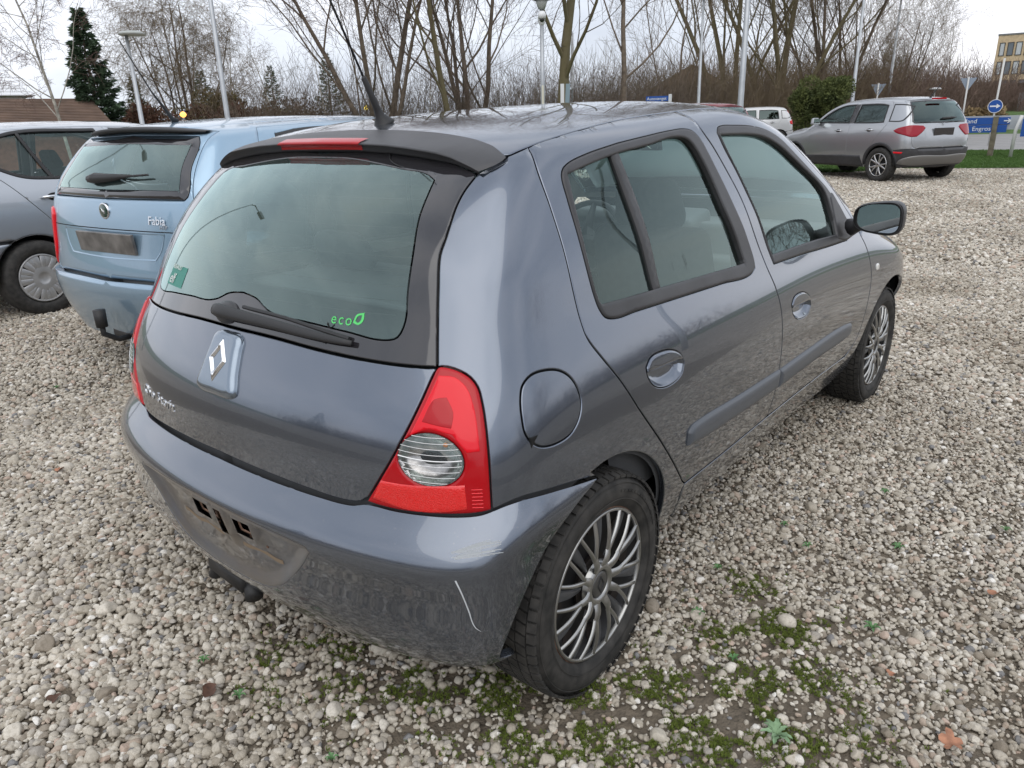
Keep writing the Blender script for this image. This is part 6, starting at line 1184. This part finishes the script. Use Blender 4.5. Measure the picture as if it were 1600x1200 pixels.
conifer('spruce', 'thin small spruce just right of the large spruce', 17.1, 36.5, 0, 3.9, .85, 52, n=5000)
conifer('spruce', 'dark spruce behind the yellow-green bush', 32.6, 47.9, 0, 5.6, 1.5, 53, n=6000)
conifer('spruce', 'dark spruce left of the near car aerial', 36.2, 46.0, 0, 6.4, 1.6, 54, n=6000)
conifer('spruce', 'dark spruce partly behind the tall thin lamp post', 23.2, 41.0, 0, 4.6, 1.3, 55, n=5000)
def bush(name, label, x, y, z, rx, ry, h, m, n, seed, cat='bush', s0=.05, group=None, kind=None):
    r_ = np.random.default_rng(seed); k = 26; cc_ = np.column_stack([r_.uniform(-rx, rx, k)*.75, r_.uniform(-ry, ry, k)*.75, r_.uniform(.15, .8, k)*h]); rad = r_.uniform(.22, .42, k)*min(h, max(rx, .5))
    i = r_.integers(0, k, n); v = r_.normal(size=(n, 3)); v /= np.linalg.norm(v, axis=1, keepdims=True); c = cc_[i]+v*(rad[i]*r_.uniform(.45, 1.05, n)**.5)[:, None]; c[:, 2] = np.clip(c[:, 2], 0, None)
    a1 = v*.7+r_.normal(0, .5, (n, 3))+[0, 0, .3]; a1 /= np.linalg.norm(a1, axis=1, keepdims=True); b1_ = np.cross(a1, r_.normal(size=(n, 3))); b1_ /= np.linalg.norm(b1_, axis=1, keepdims=True); s = s0*r_.uniform(.6, 1.4, n)[:, None]
    V = np.stack([c, c+(a1*.5+b1_*.3)*s, c+a1*s*1.2, c+(a1*.5-b1_*.3)*s], 1).reshape(-1, 3); F = np.arange(n*4).reshape(-1, 4)
    if kind: return fast_mesh(name, V+[x, y, z], F, m, None, False, kind=kind)
    o = thing(name, label, cat, (x, y, z), 0, group); fast_mesh('foliage', V, F, m, o, False)
    st = []
    for j in range(k): p = cc_[j]; st.append((np.array([p[0]*.25, p[1]*.25, 0]), p, .02, .006))
    V, F = tubes_fast(st, 4); fast_mesh('stems', V, F, M_bark, o, kind='stuff'); return o
M_bushy = mat('ochre_autumn_leaves', (.20, .135, .045), .85, var=(3, .5, (.14, .115, .05))); M_bushr = mat('red_brown_hedge_leaves', (.13, .045, .03), .85, var=(3, .4, (.10, .06, .035))); M_bushg = mat('yellow_green_leaves', (.34, .36, .03), .8, var=(5, .3)); M_cyp = mat('olive_conifer_leaves', (.08, .115, .03), .85, var=(2.5, .5, (.14, .16, .045)))
bush('shrub', 'ochre-leaved shrub left of the tall thin lamp post', 17.4, 30.5, 0, 1.3, 1, 3.2, M_bushy, 9000, 61, s0=.09); bush('shrub', 'sandy brown shrub right of the tall thin lamp post', 20.2, 30.6, 0, 1.6, 1, 2.5, M_bushy, 9000, 62, s0=.09)
bush('shrub', 'bright yellow-green shrub above the light blue car roof', 22.9, 32.5, 0, .9, .8, 2.4, M_bushg, 6000, 63, s0=.09)
bush('hedge', 'red-brown hedge behind the light blue car', 16.4, 27.5, 0, 5.2, .9, 2.25, M_bushr, 22000, 64, 'hedge', .10)
bush('shrub', 'ochre and bare shrub in front of the small spruce', 14.9, 29.2, 0, 1.5, .8, 2.5, M_bushy, 6000, 65, s0=.08)
bush('conifer_bush', 'rounded olive-green conifer bush left of the grey SUV', 31.05, 8.6, 0, 1.15, 1.1, 2.95, M_cyp, 24000, 66, 'conifer', .08)
# scrub: bare twig undergrowth along the back of the lot
def scrub(name, pts, h, n, seed, m, w_=1.6, r0=.010):
    r_ = np.random.default_rng(seed); P = curve(pts, False, .5); segs = []
    for k in range(n):
        i = r_.integers(0, len(P)); b = np.array([P[i][0]+r_.normal(0, w_), P[i][1]+r_.normal(0, w_), 0.]); H = h*r_.uniform(.55, 1.25); d = np.array([r_.normal(0, .22), r_.normal(0, .22), 1.]); q = b
        for j in range(4):
            q2 = q+d*H/4; segs.append((q, q2, r0*(1-j*.2), r0*(.8-j*.2)));
            if j: 
                for _ in range(2):
                    dd = d+r_.normal(0, .55, 3); segs.append((q2, q2+dd*H*.16, r0*.5, r0*.25)); 
            q = q2; d = d+r_.normal(0, .13, 3)
    V, F = tubes_fast(segs, 3); return fast_mesh(name, V, F, m, None, True, kind='stuff')
scrub('undergrowth', [(15, 23.5), (18.5, 19.8), (21.5, 16.8), (25.5, 16.6), (31, 17.4), (36, 16)], 2.35, 4200, 71, M_bark, 1.2)
scrub('undergrowth', [(34, 19), (38, 15.6), (42, 13.2), (47, 11.4)], 3.0, 2800, 72, M_twigo, 1.6, .014)
scrub('undergrowth', [(46, 10.5), (53, 10.6), (60, 9), (68, 7)], 2.6, 3000, 73, M_twig, 1.6, .02)
scrub('undergrowth', [(60, 30), (75, 22), (90, 16)], 4.2, 2600, 74, M_twig, 3, .03)
scrub('undergrowth', [(60, 3.0), (62, 0), (64, -4)], 2.6, 1600, 75, M_twigr, 1.4, .02)
bush('dry_grass', '', 52, 5.8, .3, 3.2, 1.4, 1.1, mat('straw_grass', (.26, .19, .10), .9, var=(2, .3)), 9000, 76, s0=.16, kind='stuff')
# trees and bushes outside the frame that the paintwork mirrors
tree('bare_tree', 'bare tree out of frame to the right, mirrored in the side windows', 14, -26, 0, gB, M_bark, M_twig, seed=81, H=8, r0_=.2, trunks=4, first=.12, kids=(8, 6, 5, 4), spread=(.8, .8, .8, .9), up=.3)
tree('bare_tree', 'second bare tree out of frame to the right', 6, -30, 0, gB, M_bark, M_twig, seed=82, H=7, r0_=.2, trunks=4, first=.12, kids=(8, 6, 5, 4), spread=(.8, .8, .8, .9), up=.3)
scrub('undergrowth', [(-20, -34), (0, -34), (20, -30), (40, -24)], 3.0, 2600, 83, M_twig, 2.0, .03)
scrub('undergrowth', [(-36, -25), (-36, 0), (-34, 26)], 3.0, 2600, 84, M_twig, 2.0, .03)
conifer('spruce', 'spruce out of frame behind the photographer', -34, 22, 0, 9, 2.3, 85, n=7000)
# ================================================================== poles, signs, houses
M_galv = mat('galvanised_steel', (.42, .44, .46), .45, .6, var=(3, .12)); M_wht = mat('white_enamel', (.72, .73, .74), .35); M_sblue = mat('sign_blue', (.008, .075, .33), .35); M_post = mat('weathered_wood', (.16, .14, .10), .9, var=(6, .35)); M_lampg = mat('pale_grey_lamp', (.40, .42, .40), .4)
def pole(label, x, y, h, r, head, az=0., lean=(0, 0)):
    t = thing('lamp_post', label, 'lamp post', (x, y, 0), az, 'lamp posts round the lot'); MB().tube([(0, 0, 0), (0, 0, .6), (lean[0]*h, lean[1]*h, h)], [r*1.2, r*1.1, r*.62], 12).build('pole', M_galv, t, True)
    tx, ty = lean[0]*h, lean[1]*h
    if head == 'disc': MB().lathe([(.05, 0), (.03, .16), (-.01, .24), (-.03, .22), (-.03, 0)], 24, 'z', (tx-.10, ty, h)).build('lamp_head', M_lampg, t, True)
    elif head == 'arm': MB().tube([(tx, ty, h), (tx+.15, ty, h+.14), (tx+.7, ty, h+.18)], [r*.6, r*.5, r*.4], 8).box((tx+1.0, ty, h+.18), (.62, .22, .09)).build('lamp_head', M_lampg, t)
    elif head == 'flat': MB().box((tx+.30, ty, h+.02), (.75, .26, .07), ry=-.12).build('lamp_head', M_lampg, t, bevel=.02)
    return t
pole('short lamp post with a tilted disc head at the upper left', 5.66, 12.77, 3.02, .045, 'disc', math.radians(150)); pole('tall thin lamp post between the two left cars, its top out of view', 10.08, 17.18, 8.0, .065, 'arm', math.radians(60))
pole('thick grey lamp post behind the red car roof', 20.79, 7.68, 8.0, .085, 'arm', math.radians(-60)); pole('slim lamp post behind the blue street-name sign', 25.71, 11.37, 5.3, .06, 'flat', math.radians(-60))
pole('lamp post above the conifer bush with a small flat head', 37.2, 9.2, 7.2, .085, 'flat', math.radians(-60)); pole('lamp post with a flat head above the grey SUV roof', 47.3, 10.1, 7.1, .08, 'flat', math.radians(-70)); pole('faint distant lamp post behind the yield sign', 62, 14.2, 5.2, .06, 'flat', math.radians(-70))
pole('lamp post out of frame to the left, mirrored in the rear window', -.9, 10.2, 6.6, .06, 'arm', math.radians(200)); pole('lamp post out of frame to the right, mirrored in the front window', 9.6, -6.2, 5.2, .06, 'flat', math.radians(120))
cm = thing('camera_mast', 'grey mast with white surveillance cameras and a lamp on top', 'mast', (16.32, 11.51, 0), math.radians(-52)); MB().tube([(0, 0, 0), (0, 0, 4.2)], [.07, .05], 12).build('pole', M_galv, cm, True)
MB().tube([(0, 0, 3.72), (0, 0, 3.82), (0, 0, 4.02), (0, 0, 4.10)], [.03, .09, .10, .06], 14).build('camera_housing', M_wht, cm, True)
for s_ in (-1, 1):
    d_ = MB().tube([(0, s_*.08, 4.02), (0, s_*.30, 4.02)], .05, 10).tube([(0, s_*.34, 4.06), (0, s_*.34, 3.98), (0, s_*.34, 3.88)], [.07, .11, .10], 14).build('dome_camera', M_wht, cm, True); MB().tube([(0, s_*.34, 3.89), (0, s_*.34, 3.84), (0, s_*.34, 3.80)], [.085, .07, .03], 12).build('dark_dome', M_frit, d_, True)
MB().lathe([(0, .20), (.03, .28), (.18, .24), (.20, .0)], 24, 'z', (0, 0, 4.36)).build('lamp_shade', M_wht, cm, True); MB().tube([(0, 0, 4.15), (0, 0, 4.4)], [.09, .18], 12).build('lamp_glass', M_lampg, cm, True)
for s_ in (-.11, .13): MB().box((0, s_, 1.98), (.06, .08, .56)).build('junction_box', mat('cream_enamel', (.62, .60, .50), .5), cm)
dp = thing('marker_post', 'pair of slim grey and white marker boards beside the camera mast', 'post', (16.9, 11.2, 0), math.radians(40)); MB().box((0, .05, 1.15), (.04, .10, 2.3)).build('board', M_wht, dp); MB().box((.05, -.06, 1.15), (.03, .12, 2.3), rx=.05).build('board', mat('blue_grey_board', (.22, .30, .34), .5), dp)
bf = thing('banner_flag', 'white feather banner flag hanging among the bare trees', 'flag', (23.4, 15.4, 0), math.radians(-55)); MB().tube([(0, 0, 0), (0, .02, 3.2), (0, -.05, 4.4)], [.03, .025, .012], 8).build('pole', M_galv, bf, True)
nV = []; 
for i in range(14):
    t = i/13; z = 2.5+1.85*t; wl = .52*(1-t)**.55+.03
    for j in range(6): s_ = j/5; nV.append((.05*math.sin(s_*5+t*4), .01-wl*s_, z-.12*s_*(1-t)))
mesh_obj('banner', np.array(nV), [(i*6+j, i*6+j+1, i*6+j+7, i*6+j+6) for i in range(13) for j in range(5)], mat('white_banner_cloth', (.62, .63, .64), .8), bf, True)
def to_mesh(o):
    dg = bpy.context.evaluated_depsgraph_get(); me = bpy.data.meshes.new_from_object(o.evaluated_get(dg)); par = o.parent; ml = o.matrix_local.copy(); nm = o.name; n = bpy.data.objects.new(nm, me); COL.objects.link(n); n.parent = par; n.matrix_local = ml; bpy.data.objects.remove(o); n.name = nm; return n
def board(parent, c, d, rz, m, txt=(), name='board', tm=None):
    b = MB().box((0, 0, 0), (d[0], .035, d[1])).build(name, m, parent); b.location = c; b.rotation_euler = (0, 0, rz)
    for s, x, z, sz in txt:
        cu = bpy.data.curves.new('lettering', 'FONT'); cu.body = s; cu.size = sz; cu.extrude = .002; cu.align_y = 'CENTER'; cu.materials.append(tm or M_wht); o = bpy.data.objects.new('lettering', cu); COL.objects.link(o); o.parent = b; o.location = (x, -.021, z); o.rotation_euler = (math.pi/2, 0, 0); TEXTS.append(o)
    return b
TEXTS = [o for o in S.objects if o.type == 'FONT']
RZ = math.radians(-82)
s1 = thing('direction_sign', 'blue two-line direction sign on a wooden post behind the SUV', 'sign', (24.79, 1.74, 0)); MB().box((0, 0, .55), (.13, .13, 1.1)).build('post', M_post, s1)
board(s1, (-.10, .58, .98), (1.86, .19), RZ, M_sblue, [('Autoland', -.50, .0, .17)]); ab_ = board(s1, (-.10, .55, .77), (1.70, .20), RZ, M_sblue, [('Engros', .0, .0, .17)])
board(s1, (.0, .20, .93), (2.1, .38), RZ, M_galv, name='backing_board')
arw = MB(); arw.add([(.62, -.021, .015), (.62, -.021, -.015), (.74, -.021, -.015), (.70, -.021, -.06), (.73, -.021, -.06), (.80, -.021, 0), (.73, -.021, .06), (.70, -.021, .06), (.74, -.021, .015)], [(0, 1, 2, 3, 4, 5, 6, 7, 8)]); a_ = arw.build('arrow', M_wht, s1); a_.location = (-.10, .42, .98); a_.rotation_euler = (0, 0, RZ)
s2_ = thing('direction_sign', 'blue and white sign cut off by the right edge of the picture', 'sign', (24.18, 1.17, 0)); MB().tube([(0, 0, 0), (-.05, -.02, .75), (0, -.10, 1.12)], .045, 8).build('post', mat('white_post', (.6, .6, .58), .6), s2_, True)
board(s2_, (-.05, -.62, .80), (.95, .46), RZ, M_sblue, [('AUTO', -.30, -.11, .22)]); board(s2_, (-.09, -.42, .93), (.30, .20), RZ, M_wht, name='logo_panel'); MB().tube([(0, .001, 0), (0, -.012, 0)], .075, 16).build('logo_disc', mat('logo_red', (.55, .01, .015), .4), s2_); bpy.data.objects['logo_disc'].location = (-.115, -.42, .93); bpy.data.objects['logo_disc'].rotation_euler = (0, 0, RZ)
s3_ = thing('road_sign', 'round blue sign with a white arrow pointing right', 'sign', (32.4, 2.82, 0)); MB().tube([(0, 0, 0), (0, 0, 1.35), (.03, -.02, 3.0)], .035, 8).build('post', mat('white_post', (.6, .6, .58), .6), s3_, True)
d1 = MB().lathe([(-.02, 0), (-.02, .235), (.0, .235)], 36).build('disc', M_wht, s3_); d1.location = (-.06, 0, 1.38); d1.rotation_euler = (0, 0, RZ); d2 = MB().lathe([(-.024, 0), (-.024, .215)], 36).build('blue_face', M_sblue, s3_); d2.location = (-.06, 0, 1.38); d2.rotation_euler = (0, 0, RZ)
ar2 = MB(); ar2.add([(x, -.028, z) for x, z in ((-.165, .024), (-.165, -.024), (.04, -.024), (.04, -.08), (.165, 0), (.04, .08), (.04, .024))], [(0, 1, 2, 6), (3, 4, 5)]); a_ = ar2.build('arrow', M_wht, s3_); a_.location = (-.06, 0, 1.38); a_.rotation_euler = (0, 0, RZ)
for lb, x, y, h in (('back of a yield sign above the SUV windows', 42.3, 9.44, 2.62), ('back of a yield sign left of the brick office block', 43.1, 5.56, 2.72)):
    y_ = thing('road_sign', lb, 'sign', (x, y, 0)); MB().tube([(0, 0, 0), (0, 0, h+.05)], .04, 8).build('post', mat('white_post', (.6, .6, .58), .6), y_, True)
    p_ = MB(); p_.add([(.04, -.36, h), (.04, .36, h), (.04, 0, h-.62), (.07, -.36, h), (.07, .36, h), (.07, 0, h-.62)], [(0, 1, 2), (3, 5, 4), (0, 3, 4, 1), (1, 4, 5, 2), (2, 5, 3, 0)]); p_.build('triangle_plate', mat('grey_sign_back', (.28, .33, .40), .5), y_)
ss = thing('street_name_sign', 'blue street-name sign on a white post in front of the brown roof', 'sign', (20.5, 9.8, 0)); MB().box((0, 0, 1.0), (.07, .07, 2.0)).build('post', M_wht, ss); board(ss, (-.12, .36, 1.88), (.70, .15), math.radians(-65), M_sblue, [('Autovænget', -.32, 0, .12)])
for lb, x, y, z, c in (('yellow glowing garden lamp behind the near car roof', 19.5, 22.6, 2.02, (1, .75, .1)), ('small orange light among the bare trees', 21.6, 19.6, 2.02, (1, .45, .08)), ('faint orange light above the light blue car', 13.0, 24.8, 1.9, (1, .45, .1))):
    l_ = thing('garden_lamp', lb, 'lamp', (x, y, 0)); MB().tube([(0, 0, 0), (0, 0, z)], .03, 8).build('post', M_galv, l_); MB().lathe([(-.10, .02), (-.05, .09), (.0, .11), (.05, .09), (.10, .02)], 16, 'z', (0, 0, z)).build('globe', mat('glow_%d' % int(x), c, .5, emit=(*c, 2.2)), l_, True)
gl_ = thing('garden_lamp', 'small white mushroom lamp behind the SUV roof', 'lamp', (50, 8.3, 0)); MB().tube([(0, 0, 0), (0, 0, 2.4)], .04, 8).build('post', M_wht, gl_); MB().lathe([(.12, 0), (.08, .3), (0, .34), (-.02, .1)], 16, 'z', (0, 0, 2.4)).build('lamp_head', M_wht, gl_, True)
M_tile = mat('brown_roof_tile', (.17, .115, .085), .85, var=(2, .25)); M_brick = mat('red_brick', (.24, .10, .065), .9, var=(8, .25)); M_ybrick = mat('yellow_brick', (.56, .43, .28), .9, var=(3, .18), bump=(30, .3, .01)); M_win = mat('window_pane', (.10, .12, .14), .06, 0, 1); M_wfr = mat('dark_window_frame', (.03, .03, .035), .5)
def roof_house(label, c, w_, d, hw, hr, rz, wall, tile, rows):
    h = thing('house', label, 'house', (c[0], c[1], 0), rz); MB().box((0, 0, hw/2), (w_, d, hw)).build('wall', wall, h); m_ = MB()
    rf = thing('roof', '', ''); 
    for k in ('label', 'category'): 
        if k in rf: del rf[k]
    rf.parent = h; bpy.data.objects.remove(rf)
    R = MB(); 
    R.add([(-w_/2-.4, -d/2-.5, hw), (w_/2+.4, -d/2-.5, hw), (w_/2+.4, 0, hw+hr), (-w_/2-.4, 0, hw+hr), (-w_/2-.4, d/2+.5, hw), (w_/2+.4, d/2+.5, hw)], [(0, 1, 2, 3), (3, 2, 5, 4), (0, 3, 4), (1, 5, 2)]); ro = R.build('roof', tile, h)
    n = rows; tb = MB()
    for i in range(n):
        t0, t1 = i/n, (i+1)/n; y0, y1 = -(d/2+.5)*(1-t0), -(d/2+.5)*(1-t1); z0, z1 = hw+hr*t0, hw+hr*t1
        tb.add([(-w_/2-.42, y0-.02, z0+.01), (w_/2+.42, y0-.02, z0+.01), (w_/2+.42, y0-.02, z0+.045), (-w_/2-.42, y0-.02, z0+.045), (w_/2+.42, y1, z1+.015), (-w_/2-.42, y1, z1+.015)], [(0, 1, 2, 3), (3, 2, 4, 5)])
    tb.build('tile_courses', tile, ro, kind='stuff'); return h
hA = roof_house('long low house with a brown tiled roof at the far left', (7.2, 30.6), 9, 5, 1.6, 1.0, math.radians(-12), M_brick, M_tile, 18)
hB = roof_house('white-roofed building behind the brown tiled roof', (9.3, 38.5), 6.0, 6, 2.9, .55, math.radians(-12), M_wht, M_wht, 3)
hC = roof_house('brick house with a wide brown roof behind the bare trees', (61.5, 29.6), 12, 9, 2.4, 2.7, math.radians(28), M_brick, M_tile, 10)
hD = roof_house('long dark low building behind the SUV', (100, 25), 34, 8, 3.6, .4, math.radians(-82), mat('dark_timber', (.05, .042, .036), .8), mat('dark_felt', (.06, .055, .055), .8), 2)
of = thing('office_block', 'yellow brick office block with rows of tall windows at the right edge', 'building', (98, 12.3, 0), math.radians(-84)); L_ = 26
MB().box((L_/2, 4.5, 4.2), (L_, 9, 8.4)).build('wall', M_ybrick, of); MB().box((L_/2, 4.5, 8.48), (L_+.1, 9.1, .16)).build('parapet', mat('zinc_capping', (.18, .18, .18), .5, .5), of)
for fl_, z in enumerate((3.35, 5.2, 7.05)):
    for j, (x, w_) in enumerate([(.5, .42), (1.25, .5), (2.0, .5), (2.95, .85), (5.2, .5), (6.2, .85), (7.6, .5), (9.4, .85), (11.2, .5), (13, .85)]):
        fr_ = MB(); 
        for (cx, cz, dx, dz_) in ((0, -.62, w_+.08, .06), (0, .62, w_+.08, .06), (-w_/2, 0, .06, 1.3), (w_/2, 0, .06, 1.3)): fr_.box((x+cx, -.01, z+cz), (dx, .10, dz_))
        f_ = fr_.build('window', M_wfr, of); MB().box((x, .0, z), (w_-.04, .03, 1.2)).build('pane', M_win if fl_ < 1 or j % 2 else mat('pale_grey_pane', (.5, .52, .54), .3, 0, 1), f_)  # every other upper-floor pane is a paler grey
od = MB().tube([(3.05, -.08, 5.35), (3.05, -.12, 5.0), (2.9, -.14, 4.7)], [.10, .16, .12], 8).tube([(3.05, -.08, 5.35), (2.95, -.10, 5.7)], .07, 6).build('orange_window_ornament', mat('orange_plastic', (.7, .22, .02), .5), of, True)
fe = thing('fence', 'grey board fence in front of the office block', 'fence', (62, 5.4, .9), math.radians(-84))
for k in range(26): MB().box((k*.17, 0, .65+.02*((k*5) % 3)), (.14, .03, 1.3)).build('fence_board', mat('silvered_timber', (.24, .23, .23), .9, var=(3, .3)), fe)
for o in TEXTS: to_mesh(o)
